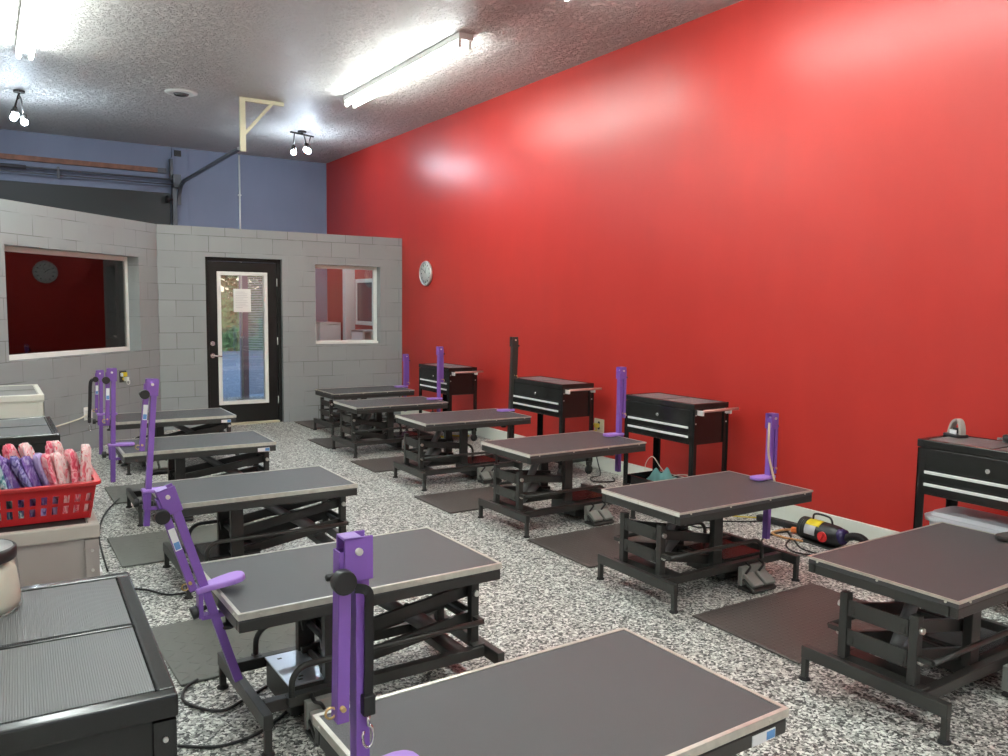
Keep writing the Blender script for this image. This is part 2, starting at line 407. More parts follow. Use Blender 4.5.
framed_window('window_3', *RWIN, (0, YR-.2, 0), 0, .1, .05, 'wide shop window in the rear wall behind the viewer', False)
pa = bpy.data.lights.new('window_portal', 'AREA'); pa.shape = 'RECTANGLE'; pa.size = RWIN[1]-RWIN[0]; pa.size_y = RWIN[3]-RWIN[2]; pa.cycles.is_portal = True
po_ = bpy.data.objects.new('window_portal', pa); COL.objects.link(po_); po_.location = ((RWIN[0]+RWIN[1])/2, YR-.21, (RWIN[2]+RWIN[3])/2); po_.rotation_euler = (PI/2, 0, 0)
# the black glazed door
t = thing('door_1', 'black door with tall white framed glass in grey block wall', 'door', (0, YP+.09, 0)); t['kind'] = 'structure'
x0, x1, z1 = 2.355, 3.324, 2.15
f = MB().bb((x0, -.03, 0), (x0+.045, .06, z1)).bb((x1-.045, -.03, 0), (x1, .06, z1)).bb((x0+.045, -.03, z1-.045), (x1-.045, .06, z1))
f.build('door_frame', M_BLACKDOOR, t, bevel=.004)
lx0, lx1, lz1 = x0+.05, x1-.05, z1-.05
gx0, gx1, gz0, gz1 = 2.545, 3.115, .30, 1.94
build_panel(panel(lx0, lx1, .03, lz1, -.005, .04, [(gx0-.03, gx1+.03, gz0-.03, gz1+.03)]), 'door_leaf', M_BLACKDOOR, parent=t)
w = MB()
for a, b in (((gx0-.035, -.022, gz0-.035), (gx0+.012, .05, gz1+.035)), ((gx1-.012, -.022, gz0-.035), (gx1+.035, .05, gz1+.035)), ((gx0+.012, -.022, gz1-.012), (gx1-.012, .05, gz1+.035)), ((gx0+.012, -.022, gz0-.035), (gx1-.012, .05, gz0+.012))): w.bb(a, b)
w.build('glass_bead', M_WHITE, t, bevel=.005)
MB().bb((gx0-.01, .012, gz0-.01), (gx1+.01, .018, gz1+.01)).build('glass_pane', M_GLASS, t)
k = MB().cyl((2.442, -.005, 1.06), (2.442, -.02, 1.06), .03, 18).cyl((2.442, -.02, 1.06), (2.442, -.03, 1.06), .02, 14); k.build('deadbolt', M_CHROME, t)
k = MB().cyl((2.442, -.005, .905), (2.442, -.02, .905), .032, 18).cyl((2.442, -.02, .905), (2.442, -.06, .905), .011, 10).tube(smooth_path([(2.442, -.058, .905), (2.49, -.062, .903), (2.545, -.055, .893)]), .009); k.build('door_handle', M_CHROME, t)
h = MB()
for z in (.3, 1.08, 1.85): h.cyl((lx1+.003, -.014, z-.05), (lx1+.003, -.014, z+.05), .008, 8)
h.build('hinge', M_WHITE, t)
MB().bb((x0+.045, -.06, 0), (x1-.045, .05, .028)).build('threshold', plain('pale threshold', (.55, .5, .36), .5), t, bevel=.004)
p = thing('paper_notice', 'white printed paper taped to the glass of the black door', 'paper', (2.826, YP+.088, 1.46))
MB().bb((-.11, 0, 0), (.11, .0012, .298)).build('sheet', M_PAPER, p)
pl = MB()
for i, wd in enumerate((.12, .16, .15, .16, .10, .15, .16, .13, .16, .09)): pl.bb((-.085, -.0006, .255-i*.022), (-.085+wd, -.0001, .258-i*.022))
pl.build('print_lines', M_INK, p)

# far exterior door and what is seen through it
t = thing('door_2', 'glazed exterior door seen through the black door glass', 'door', (0, YB, 0)); t['kind'] = 'structure'
a, b, _, c = EXD
f = MB().bb((a, 0, 0), (a+.05, .16, c)).bb((b-.05, 0, 0), (b, .16, c)).bb((a+.05, 0, c-.05), (b-.05, .16, c)).bb((3.58, -.02, 0), (3.68, .16, c-.05))
f.build('door_frame', M_LILAC, t, bevel=.004)
MB().bb((a+.05, .08, 0), (3.58, .086, c-.05)).build('glass_pane', M_GLASS, t)
bl = MB()
for i in range(70): bl.box((3.845, .09, .06+i*.028), (.32, .022, .003), Matrix.Rotation(.6, 3, 'X'))
bl.build('blind', M_BLIND, t)

def blob(n, r, seed, sq=(1, 1, 1)):
    rnd = random.Random(seed); m = MB()
    for i in range(n):
        d = Vector((rnd.gauss(0, 1), rnd.gauss(0, 1), rnd.gauss(0, 1))).normalized()*r*rnd.uniform(.35, 1)
        d = Vector((d.x*sq[0], d.y*sq[1], d.z*sq[2]))
        a = Vector((rnd.gauss(0, 1), rnd.gauss(0, 1), rnd.gauss(0, 1))).normalized(); b = a.orthogonal().normalized(); s = rnd.uniform(.12, .26)*r*.6
        m.add([d+a*s, d+b*s*.5, d-a*s, d-b*s*.5], [(0, 1, 2, 3)])
    return m
struct(MB().bb((-14, YB+.25, -.12), (30, 60, -.02)).build('ground_outside', M_PAVE), 'bluish paving outside the far door')
hg = thing('hedge', 'long green hedge outside, seen through the black door glass', 'hedge', (7, 27.5, -.02)); 
rnd = random.Random(5); hm = MB()
for i in range(6000):
    c = Vector((rnd.uniform(-7, 7), rnd.uniform(-.6, .6), rnd.uniform(0, 1.9))); a = Vector((rnd.gauss(0, 1), rnd.gauss(0, 1), rnd.gauss(0, 1))).normalized(); b_ = a.orthogonal().normalized(); q = rnd.uniform(.08, .17)
    hm.add([c+a*q, c+b_*q*.5, c-a*q, c-b_*q*.5], [(0, 1, 2, 3)])
ho_ = hm.build('foliage', M_LEAF, hg); ho_['kind'] = 'stuff'
MB().bb((-6.9, -.4, 0), (6.9, .4, 1.7)).build('stem_core', M_LEAF, hg)
for i, (x, y, h, lab) in enumerate([(4.0, 36, 4.2, 'leafy tree outside, left in the view through the black door'), (10.2, 38, 5.2, 'taller leafy tree outside beyond the door post'), (6.6, 45, 5.0, 'leafy tree outside set far behind the others')]):
    tr = thing('tree', lab, 'tree', (x, y, -.02), 0, 'trees outside')
    MB().cyl((0, 0, 0), (0, 0, h*.6), .13, 10, .06).build('trunk', M_BARK, tr)
    blob(900, 1.7, i, (1, 1, h/3.6)).build('crown', M_LEAF, tr, (0, 0, h*.52))

# room behind the small window
struct(MB().bb((4.885, 12.40, 0), (XW, 12.52, 2.6)).build('pillar_1', M_WHITE, bevel=.004), 'white post seen through the small window')
t = thing('picture_frame', 'white framed dark panel standing in for a frame reflected in the small window', 'reflection', (XW-.035, 11.95, 1.25))  # added frame and dark panel stand in for a reflection in the pane
MB().bb((0, -.36, 0), (.034, -.30, .72)).bb((0, .30, 0), (.034, .36, .72)).bb((0, -.30, .66), (.034, .30, .72)).bb((0, -.30, 0), (.034, .30, .06)).build('frame', M_WHITE, t, bevel=.004)
MB().bb((.012, -.30, .06), (.03, .30, .66)).build('panel', plain('dark plum panel', (.06, .035, .05), .2), t)
def shelf_unit(label, x0, x1, y0, y1, h, xs):
    t = thing('storage_cabinet', label, 'cabinet', ((x0+x1)/2, (y0+y1)/2, 0), 0)
    w, d = (x1-x0)/2, (y1-y0)/2
    m = MB().bb((-w, -d, 0), (-w+.03, d, h)).bb((w-.03, -d, 0), (w, d, h)).bb((-w, -d, h-.03), (w, d, h)).bb((-w, d-.02, 0), (w, d, h-.03))
    for q in xs: m.bb((q-.015, -d, 0), (q+.015, d, h-.03))
    m.build('carcass', M_WHITE, t, bevel=.003)
    return t, w, d
t, w, d = shelf_unit('white cabinet at the far wall, seen low in the small window', 4.62, 4.98, 12.85, 13.38, 1.27, [])
MB().bb((-w+.03, -d, .02), (w-.03, -d+.02, 1.23)).build('cabinet_door', M_WHITE, t)
t, w, d = shelf_unit('open white cabinet with dark inside beside the far wall', 4.30, 4.60, 12.90, 13.38, 1.27, [0.02])
MB().bb((-w+.03, -d+.1, .05), (w-.03, -d+.12, 1.2)).build('back_panel', plain('dark red gap shade', (.05, .01, .012), .5), t)  # dark sheet behind the open front, standing in for shade in the gap
t, w, d = shelf_unit('low white open shelf under the framed panel behind the window', 4.72, 5.02, 11.3, 11.75, 1.19, [0])

# garage door, tracks and beam on the far wall
t = thing('garage_door', 'dark overhead garage door high on the blue far wall', 'garage door', (.035, YB-.06, .03))
g = MB()
for i in range(6): g.bb((-1.55, 0, .02+i*.535), (2.47, .045, .545+i*.535))
g.build('door_panels', M_GDOOR, t, bevel=.008)
tr = MB().bb((2.50, -.06, .02), (2.56, .05, 3.30)).build('side_track', M_GALV, t)
c = smooth_path([(2.60, -.03, 3.05), (2.60, -.05, 3.22), (2.605, -.16, 3.33), (2.61, -.32, 3.37)], 5)
hp = MB()
for i in range(len(c)-1): hp.bar(c[i], c[i+1], .05, .03)
hp.bar((2.61, -.30, 3.375), (2.617, -3.50, 3.383), .05, .032).build('ceiling_track', M_GALV, t)
tb = MB().cyl((-1.6, -.10, 3.415), (2.50, -.10, 3.415), .015, 10).build('torsion_shaft', M_GALV, t)
tb = MB().cyl((-1.6, -.10, 3.34), (2.50, -.10, 3.34), .011, 8)
for x in (-1.2, -.2, .95): tb.box((x, -.08, 3.38), (.03, .06, .16))
tb.cyl((-.6, -.1, 3.415), (.55, -.1, 3.415), .028, 12); tb.build('torsion_spring', M_GALV, t)
MB().cyl((2.44, -.05, 3.12), (2.40, -.05, 3.12), .055, 16).cyl((2.50, -.05, 3.12), (2.40, -.05, 3.12), .02, 10).build('track_roller', M_KNOB, t)
pl = MB().bb((2.50, -.12, 3.30), (2.62, .05, 3.50)).build('end_bracket', M_GALV, t, bevel=.003)
MB().bb((2.475, -.04, 3.42), (2.515, .05, 3.74)).build('upright_angle', M_GALV, t)
tag(MB().bb((-1.6, -.06, -.035), (2.42, 0, .035)).build('timber_beam', M_WOODBEAM, loc=(.035, YB-.002, 3.585)), 'reddish timber rail fixed along the blue far wall', 'beam')
MB().bb((2.30, -.064, -.036), (2.425, .0, .036)).build('end_plate', M_GALV, bpy.data.objects['timber_beam'])
t = thing('junction_box', 'small dark electrical box up on the blue far wall', 'box', (2.635, YB, 3.87))
MB().bb((-.05, -.05, -.045), (.05, -.002, .045)).build('housing', M_DKMET, t, bevel=.004); MB().bb((-.035, -.056, -.03), (.035, -.051, .03)).build('cover', M_KNOB, t)
t = thing('wall_post', 'slate blue flat post on far wall behind the garage track', 'post', (2.655, YB, 0))
MB().bb((-.10, -.025, .0), (.13, -.001, ZC-.002)).build('board', M_BLUE, t, bevel=.003)
t = thing('conduit_pipe', 'thin white conduit running down the blue far wall', 'pipe', (3.575, YB-.022, 0))
MB().cyl((0, 0, 0), (0, 0, ZC-.02), .014, 12).build('pipe', M_WHITE, t)
cl = MB()
for z in (1.0, 2.4, 3.3): cl.bb((-.025, -.016, z), (.025, .02, z+.02))
cl.build('pipe_clip', M_WHITE, t)
t = thing('hanger_bracket', 'cream triangular hanger bracket bolted to the ceiling', 'bracket', (2.617, 9.85, 0))
z0, z1 = 3.34, ZC-.002
MB().bb((-.02, -.02, z0), (.045, .02, z1)).build('hanger_post', M_CREAMPAINT, t, bevel=.003)
MB().bb((.045, -.02, z1-.045), (.50, .02, z1)).build('ceiling_bar', M_CREAMPAINT, t, bevel=.003)
MB().bar((.03, 0, z0+.20), (.36, 0, z1-.03), .03, .035, (1, 0, 0)).build('brace', M_CREAMPAINT, t, bevel=.003)

# ------------------------------------------------------------------ lights
def lamp_fixture(x, y1, y0, label):
    ln = y1-y0
    t = thing('fluorescent_fixture', label, 'ceiling light', (x, (y0+y1)/2, ZC), 0, 'fluorescent strips on the ceiling')
    b = MB().bb((-.072, -ln/2, -.06), (.072, ln/2, -.002)); b.build('housing', M_FIX, t, bevel=.004)
    for e in (-1, 1):
        for q in (-1, 1): MB().bb((q*.05-.013, e*(ln/2-.03)-.012, -.125), (q*.05+.013, e*(ln/2-.03)+.012, -.05)).build('lamp_holder', M_FIX, t, bevel=.003)
    for q in (-1, 1):
        MB().cyl((q*.05, -ln/2+.045, -.098), (q*.05, ln/2-.045, -.098), .019, 12).build('lamp_tube', M_TUBE, t)
lamp_fixture(3.66, 9.13, 6.42, 'long lit fluorescent strip beside the red wall, seen whole')
lamp_fixture(.42, 9.14, 6.43, 'long lit fluorescent strip at the left edge of the ceiling')
lamp_fixture(3.68, 5.08, 2.37, 'lit fluorescent strip whose end shows at the top edge')
lamp_fixture(.42, 5.08, 2.37, 'lit fluorescent strip above the left row, out of view overhead')
lamp_fixture(3.68, .9, -1.8, 'lit fluorescent strip behind the viewer near the red wall')
lamp_fixture(.42, .9, -1.8, 'lit fluorescent strip behind the viewer near the left wall')
def spot_cluster(x, y, label, bulbs, rz):
    t = thing('track_spotlight', label, 'spotlight', (x, y, ZC), rz, 'clusters of cool white spotlights')
    MB().cyl((0, 0, -.022), (0, 0, -.001), .06, 20).bar((-.20, 0, -.045), (.20, 0, -.045), .022, .02).cyl((0, 0, -.04), (0, 0, -.02), .015, 10).build('track_bar', M_DKMET, t)
    for (u, v, w) in bulbs:
        h = MB().tube([(u, 0, -.05), (u, v*.4, -.09), (u, v, w+.075)], .008, 8).cyl((u, v, w+.085), (u, v, w+.02), .024, 14, .036)
        ho = h.build('lamp_head', M_DKMET, t)
        MB().lathe([(0.001, w+.02), (.028, w+.018), (.036, w), (.036, w-.012), (.026, w-.034), (0.001, w-.044)], (u, v, 0), 16).build('bulb', M_BULB, ho)
spot_cluster(.44, 11.05, 'cool white spotlight cluster above the dark garage door', [(-.13, .05, -.30), (0, -.04, -.34), (.13, .06, -.28)], PI/2)
spot_cluster(3.83, 11.30, 'cool white spotlight cluster in the corner by the red wall', [(-.13, .02, -.30), (.03, -.05, -.25), (.15, .05, -.24)], .35)
t = thing('ceiling_vent', 'round white air vent in the ceiling', 'vent', (2.0, 10.06, ZC))
MB().lathe([(.09, -.004), (.10, -.022), (.165, -.012), (.18, -.001)], n=32).build('vent_ring', M_WHITE, t)
v = MB()
for r in (.03, .055, .08): v.lathe([(r-.008, -.03), (r+.004, -.010), (r+.006, -.012), (r-.006, -.032)], n=28)
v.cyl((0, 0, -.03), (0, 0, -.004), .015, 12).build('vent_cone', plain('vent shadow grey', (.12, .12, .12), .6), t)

# ------------------------------------------------------------------ grooming tables
TL, TW = 1.068, .640
def table(x, y, rz, zt, side, label, lid=None, sticker=False, group=None, strip=False):
    """u+ is the arm end; side -1 puts the pedal on v- and +1 on v+"""
    t = thing('grooming_table', label, 'grooming table', (x, y, 0), rz, group)
    hl, hw = TL/2, TW/2
    # top
    MB().bb((-hl+.003, -hw+.003, zt-.028), (hl-.003, hw-.003, zt-.001)).build('tabletop', M_TOP, t)
    e = MB(); lip = .011 if side > 0 else .006
    for a, b in (((-hl, -hw), (hl, -hw+lip)), ((-hl, hw-lip), (hl, hw)), ((-hl, -hw+lip), (-hl+lip, hw-lip)), ((hl-lip, -hw+lip), (hl, hw-lip))): e.bb((*a, zt-.0008), (*b, zt+.0015))
    for a, b in (((-hl-.001, -hw-.002), (hl+.001, -hw+.001)), ((-hl-.001, hw-.001), (hl+.001, hw+.002)), ((-hl-.002, -hw), (-hl+.001, hw)), ((hl-.001, -hw), (hl+.002, hw))): e.bb((*a, zt-(.022 if side > 0 else .009)), (*b, zt+.0015))
    bo = e
    for q in (-.86, -.3, .3, .86):
        for s in (-1, 1): bo.cyl((q*hl, s*(hw+.001), zt-.012), (q*hl, s*(hw+.005), zt-.012), .005, 8)
    for q in (-.85, 0, .85):
        for s in (-1, 1): bo.cyl((s*(hl+.001), q*hw, zt-.012), (s*(hl+.005), q*hw, zt-.012), .005, 8)
    e.build('edge_trim', M_ALU, t)
    if strip:
        for a, b in ((-hw+.004, -.004), (.001, hw-.004)): MB().bb((-hl-.005, a, zt-.021), (-hl-.0005, b, zt-.003)).build('end_strip', M_STRIP, t, bevel=.001)
    zf = zt-.029; f = MB(); k = .039
    for a, b in (((-hl, -hw), (hl, -hw+.035)), ((-hl, hw-.035), (hl, hw)), ((-hl, -hw+.035), (-hl+.035, hw-.035)), ((hl-.035, -hw+.035), (hl, hw-.035)), ((-.18, -hw+.035), (-.14, hw-.035)), ((.15, -hw+.035), (.19, hw-.035))):
        f.bb((a[0]+.002, a[1]+.002, zf-k), (b[0]-.002, b[1]-.002, zf))
    f.build('top_frame', M_STEEL, t, bevel=.003)
    # base
    b0, b1, hb = -.543, .435, .303
    for s, u in ((-1, b0), (1, b1)):
        c = MB().bb((u-.017, -hb-.012, .098), (u+.017, hb+.012, .152)).build('crossbar', M_STEEL, t, bevel=.003)
        for v in (-hb, hb):
            lg = MB().bb((u-.013, v-.012, .012), (u+.013, v+.012, .099)).build('leg', M_STEEL, c, bevel=.002)
            MB().lathe([(.001, 0), (.024, 0), (.024, .006), (.012, .014), (.009, .03), (.001, .03)], (u, v, 0), 14).build('levelling_foot', M_RUBBER, lg)
    for v in (-.195, .195): MB().bb((b0+.02, v-.02, .104), (b1-.02, v+.02, .148)).build('base_beam', M_STEEL, t, bevel=.003)
    # aisle posts and lift arms
    drop = .10-(zt-.53); up = -.503; hu, re, pu = (.135, .32, -.05) if side > 0 else (-.08, .225, -.115); zu, zl = .372, .25
    for v in (-.15, .15):
        p = MB().bb((up-.019, v-.018, .15), (up+.019, v+.018, .428)).bb((up-.03, min(v, v*1.35)-.0, .148), (up+.03, max(v, v*1.35), .156)).build('post', M_STEEL, t, bevel=.003)
        s = 1 if v > 0 else -1
        for z in (zu, zl): MB().cyl((up, v+s*.015, z), (up, v+s*.032, z), .013, 10).build('bolt', M_BOLT, p)
    for z, nm in ((zu, 'upper'), (zl, 'lower')):
        a = MB()
        for v in (-.108, .108): a.bar((up-.02, v, z), (hu+.03, v, z-drop), .02, .052)
        a.bb((up-.018, -.128, z-.036), (up-.008, .128, z+.032)).bb((hu-.05, -.1, z-drop-.02), (hu-.03, .1, z-drop+.02))
        a.cyl((up, -.14, z), (up, .14, z), .010, 10).cyl((hu, -.16, z-drop), (hu, .16, z-drop), .014, 10)
        a.build('lift_arm', M_STEEL, t, bevel=.002)
    for v in (-.15, .15):
        MB().bb((hu-.035, v-.019, max(.115, zl-drop-.03)), (hu+.035, v+.019, zf-k+.002)).build('hanging_post', M_STEEL, t, bevel=.003)
    # actuator between the arms
    MB().cyl((up+.10, 0, .17), (hu-.15, 0, zf-k-.02), .026, 14).cyl((up+.10, 0, .17), (-.25, 0, .29), .036, 14).build('actuator', M_ACT, t)
    MB().bb((up+.05, -.19, .108), (up+.13, .19, .146)).build('actuator_mount', M_STEEL, t, bevel=.003)
    # foot rails
    for v in (-.222, .222):
        pts = [(up, v, .262), (up+.25, v, .262), (re-.07, v, .262)]+[(re-.07+.07*math.sin(q), v, .192+.07*math.cos(q)) for q in [i*PI/12 for i in range(1, 6)]]+[(re, v, .19), (re, v, .145)]
        fb = MB().tube(pts, .0115, 10); s = 1 if v > 0 else -1
        fb.bb((up-.012, min(v, v-s*.06), .252), (up+.012, max(v, v-s*.06), .272)).bb((re-.015, min(v+s*.012, v-s*.03), .118), (re+.015, max(v+s*.012, v-s*.03), .15)).build('foot_rail', M_STEEL, t)
    # control box
    cb = MB().bb((.0, -.150, .035), (.30, .150, .150)).build('control_box', M_STEEL, t, bevel=.004)
    lidp = MB().bb((-.005, -.152, .1505), (.305, .152, .158)).build('box_lid', lid or M_BOXBLACK, cb, bevel=.002)
    if lid:
        sl = MB()
        for q in ((.03, -.12), (.04, -.09), (.25, -.11), (.26, .09), (.24, .11), (.23, .085)): sl.bb((q[0], q[1], .1581), (q[0]+.018, q[1]+.012, .1586))
        sl.build('lid_slot', M_KNOB, lidp)
    # foot pedal on the operator's side
    s = side; v0 = s*.235; tl = Matrix.Rotation(-s*.55, 3, 'X')
    pb = MB().bb((pu+.13, min(v0, v0+s*.03), .03), (pu+.33, max(v0, v0+s*.03), .135))
    po = pb.build('foot_pedal', M_PED, t, bevel=.004)
    for u in (pu+.18, pu+.28):
        MB().box((u, v0+s*.068, .068), (.082, .098, .022), tl).build('pedal_pad', M_PED, po, bevel=.006)
    MB().box((pu+.23, v0+s*.072, .04), (.19, .10, .014), tl).bb((pu+.135, min(v0, v0+s*.11), .004), (pu+.325, max(v0, v0+s*.11), .02)).build('pedal_base', M_STEEL, po, bevel=.003)
    for u in (pu+.17, pu+.28): MB().tube(smooth_path([(u-.02, v0+s*.032, .09), (u, v0+s*.045, .125), (u+.02, v0+s*.034, .135), (u+.02, v0-s*.0, .15)]), .007, 6).build('pedal_cable', M_WIREB, po)
    if sticker:
        so = MB().bb((-hl+.05, side*hw-.002 if side < 0 else hw-.002, zf-.036), (-hl+.14, side*(hw-.0005) if side < 0 else hw+.0005, zf-.008))
        so = MB().bb((-hl+.05, side*(hw-.002), zf-.036), (-hl+.14, side*(hw+.0005), zf-.008)).build('sticker', M_STICKW, t)
        MB().bb((-hl+.052, side*(hw), zf-.033), (-hl+.085, side*(hw+.0012), zf-.011)).build('sticker_print', M_STICKB, so)
    return t
RT = [('R1', 3.485, 1.865, .0162, .539), ('R2', 3.540, 3.318, -.0012, .532), ('R3', 3.645, 4.865, .0137, .576), ('R4', 3.681, 6.457, -.0179, .577), ('R5', 3.726, 8.138, .0065, .524), ('R6', 4.006, 9.529, .0034, .513)]
LT = [('L5', 1.217, 1.645, .0261, .542), ('L4', 1.220, 3.073, .0166, .538), ('L3', 1.310, 4.822, .0056, .521), ('L2', 1.325, 6.471, -.0117, .529), ('L1', 1.507, 8.366, -.0068, .493)]
LAB = {
 'R1': 'black lift grooming table cut off by the right edge of the photo',
 'R2': 'black lift grooming table in front of the handheld dryer by the red wall',
 'R3': 'black lift grooming table beside the cart with the teal cloth',
 'R4': 'black lift grooming table with a tall black arm, beside the red wall',
 'R5': 'black lift grooming table second from the block wall, red wall side',
 'R6': 'black lift grooming table closest to the block wall under the small window',
 'L5': 'black lift grooming table closest to the viewer, black leash hanging over it',
 'L4': 'black lift grooming table with bare steel control box and leaning purple arm',
 'L3': 'grey topped lift grooming table between leaning arm table and two farther ones',
 'L2': 'lift grooming table second from the black door, in the left row',
 'L1': 'lift grooming table right in front of the black door, left row',
}
for n, x, y, r, z in RT: table(x, y, r, z, -1, LAB[n], strip=n in ('R2', 'R3', 'R4', 'R5'), group='grooming tables along the red wall')
for n, x, y, r, z in LT: table(x, y, r+PI, z, 1, LAB[n], lid=M_BOXSTEEL if n == 'L4' else None, sticker=n in ('L5', 'L2', 'L1'), group='grooming tables in the left row')

# ------------------------------------------------------------------ grooming arms
def groom_arm(x, y, zt, tilt, ztop, zbot, out, label, mat=None, pad=None, fold=True, group='folding grooming arms', fold_ang=.0, sticker=True):
    """out = -1: the table lies on +x of the arm. tilt leans the post about the y axis (radians, top outwards)."""
    mat = mat or M_PURPLE; pad = pad or M_PAD
    t = thing('folding_grooming_stand', label, 'grooming stand', (x, y, zt), 0 if out < 0 else PI, group)
    # local: +x towards the table, z=0 at the tabletop
    R = Matrix.Rotation(-tilt, 4, 'Y'); top = ztop-zt; bot = zbot-zt
    def X(m): return m.xf(R)
    p = MB().bb((-.015, -.019, bot), (.015, .019, top-.03))
    for z in [i*.05+.06 for i in range(int((top-.15)/.05))]: p.cyl((0, -.0192, z), (0, -.0198, z), .004, 6)
    X(p).build('post', mat, t, bevel=.002)
    hd = MB().bb((-.042, -.026, top-.095), (.022, -.0195, top)).bb((-.042, .0195, top-.095), (.022, .026, top)).bb((-.042, -.026, top-.006), (-.002, .026, top))
    ho = X(hd).build('hinge_head', mat, t, bevel=.002)
    X(MB().cyl((-.012, -.034, top-.03), (-.012, .033, top-.03), .008, 10)).build('hinge_bolt', M_BOLT, ho)
    kn = MB().cyl((-.045, -.0, top-.085), (-.075, -.0, top-.085), .008, 10).cyl((-.052, -.03, top-.085), (-.052, -.056, top-.085), .026, 20).cyl((-.052, 0, top-.085), (-.052, -.03, top-.085), .009, 8)
    X(kn).build('knob', M_KNOB, t, bevel=.003)
    if fold:
        ln = min(top-.06, .375)
        F = R @ Matrix.Translation((-.023, 0, top-.03)) @ Matrix.Rotation(fold_ang, 4, 'Y')
        fa = MB().bb((-.028, -.016, -ln), (-.024, .016, -.0)).bb((-.028, -.019, -ln), (-.001, -.016, 0)).bb((-.028, .016, -ln), (-.001, .019, 0))
        fo = fa.xf(F).build('folding_arm', mat, t, bevel=.0015)
        if sticker:
            so = MB().bb((-.026, -.0202, -.20), (-.003, -.0192, -.115)).xf(F).build('sticker', M_STICKW, fo)
            MB().bb((-.024, -.0208, -.196), (-.005, -.0203, -.168)).xf(F).build('sticker_print', M_STICKB, so)
        rg = [(math.cos(2*PI*i/12)*.012-.036, 0, math.sin(2*PI*i/12)*.012-ln+.02) for i in range(13)]
        MB().tube(rg, .0028, 6).cyl((-.018, -.03, -ln+.035), (-.018, .028, -ln+.035), .006, 8).xf(F).build('loop_ring', M_BRASS, fo)
    # clamp: paddle over the top, screw and disc under it, knob outside
    poly = [(-.035, -.03), (.01, -.032), (.06, -.042), (.10, -.046), (.128, -.04), (.142, -.022), (.146, 0), (.142, .022), (.128, .04), (.10, .046), (.06, .042), (.01, .032), (-.035, .03)]
    (MB().xf(Matrix.Identity(4)).prism(poly, .004+.004 if tilt > .2 else .004, .030 if tilt > .2 else .024)).xf(Matrix.Rotation(-tilt*.55, 4, 'Y')).build('clamp_paddle', pad, t, bevel=.006)
    MB().bb((-.03, -.024, -.09), (-.014, .024, .004)).bb((-.02, -.02, -.098), (.10, .02, -.082)).build('clamp_bracket', mat, t, bevel=.002)
    MB().cyl((.075, 0, -.082), (.075, 0, -.076), .022, 14).cyl((.075, 0, -.135), (.075, 0, -.08), .007, 8).lathe([(.001, -.15), (.026, -.148), (.03, -.14), (.012, -.128), (.001, -.126)], (.075, 0, 0), 18).build('clamp_screw', M_KNOB, t)
    X(MB().cyl((-.015, 0, -.055), (-.05, 0, -.055), .009, 10).cyl((-.045, 0, -.055), (-.072, 0, -.055), .024, 18)).build('clamp_knob', M_KNOB, t, bevel=.003)
    return t
groom_arm(.662, 1.61, .542, 0.0, 1.106, .22, -1, 'purple grooming arm with black leash, closest to the viewer', fold_ang=.02, sticker=False)
a4 = math.radians(17)
groom_arm(.648, 3.03, .538, a4, .538+.425, .165, -1, 'purple grooming arm leaning well over, clamped beside the steel control box')
groom_arm(.742, 4.87, .521, -.075, 1.165, .335, -1, 'tall straight purple grooming arm standing at the third left table from the viewer', fold_ang=.02)
groom_arm(.762, 6.50, .529, -.03, 1.106, .27, -1, 'purple grooming arm second from the block wall in the left row')
groom_arm(.912, 8.60, .493, -.03, .93, .12, -1, 'purple grooming arm with black strap, set at the table by the black door')
groom_arm(4.055, 1.86, .539, 0, 1.10, .2, 1, 'black grooming arm whose dark paddle shows at the right edge', M_STEEL, M_STEEL)
groom_arm(4.11, 3.35, .532, 0, .944, .15, 1, 'short purple grooming arm with cream strap near the handheld dryer')
groom_arm(4.20, 4.89, .576, 0, 1.121, .29, 1, 'purple grooming arm just left of the cart with the teal cloth')
groom_arm(4.235, 6.52, .577, .03, 1.292, .27, 1, 'tall black grooming arm with a purple paddle against the red wall', M_STEEL, M_PAD, sticker=False)
groom_arm(4.285, 8.08, .524, 0, 1.121, .22, 1, 'purple grooming arm in front of the farthest black cart')
groom_arm(4.575, 9.56, .513, 0, .945, .2, 1, 'purple grooming arm at the corner where block and red wall meet')

# leashes hanging from arms
def leash(label, base, pts, w, mat, clip=True, group='leashes hanging on grooming arms'):
    t = thing('grooming_leash', label, 'leash', base, 0, group)
    P = smooth_path(pts, 6); m = MB()
    for i in range(len(P)-1): m.bar(P[i], P[i+1]+(P[i+1]-P[i]).normalized()*.002, w, .004, (0, 1, 0) if abs((P[i+1]-P[i]).normalized().y) < .9 else (1, 0, 0))
    m.build('strap', mat, t)
    if clip:
        e = Vector(pts[-1])
        c = MB().bb((e.x-.014, e.y-.01, e.z-.035), (e.x+.014, e.y+.012, e.z+.01)); c.build('strap_slider', M_KNOB, t, bevel=.003)
        c = MB().cyl((e.x, e.y, e.z-.035), (e.x, e.y, e.z-.06), .005, 8)
        c.tube([(e.x+.013*math.sin(q), e.y, e.z-.085-.025*math.cos(q)*-1) for q in [i*2*PI/14 for i in range(13)]], .0035, 6)
        c.build('snap_hook', M_CHROME, t)
leash('black leash with metal snap hook hanging from the closest purple arm', (.662, 1.61, .542), [(-.03, -.052, .465), (-.005, -.060, .455), (.008, -.034, .40), (.010, -.028, .28), (.008, -.028, .205)], .020, M_STRAP)
leash('black leash hung on the far purple arm near the wall outlets', (.912, 8.60, .493), [(-.052, -.07, .35), (-.085, -.06, .33), (-.095, -.05, .15), (-.105, -.05, -.02)], .03, M_STRAP, True)
leash('cream leash hanging down beside the short purple arm', (4.11, 3.35, .532), [(-.05, -.03, .36), (-.068, -.045, .28), (-.055, -.04, .16), (-.012, -.045, .03), (-.002, -.05, -.01)], .016, M_CREAMSTRAP, False)

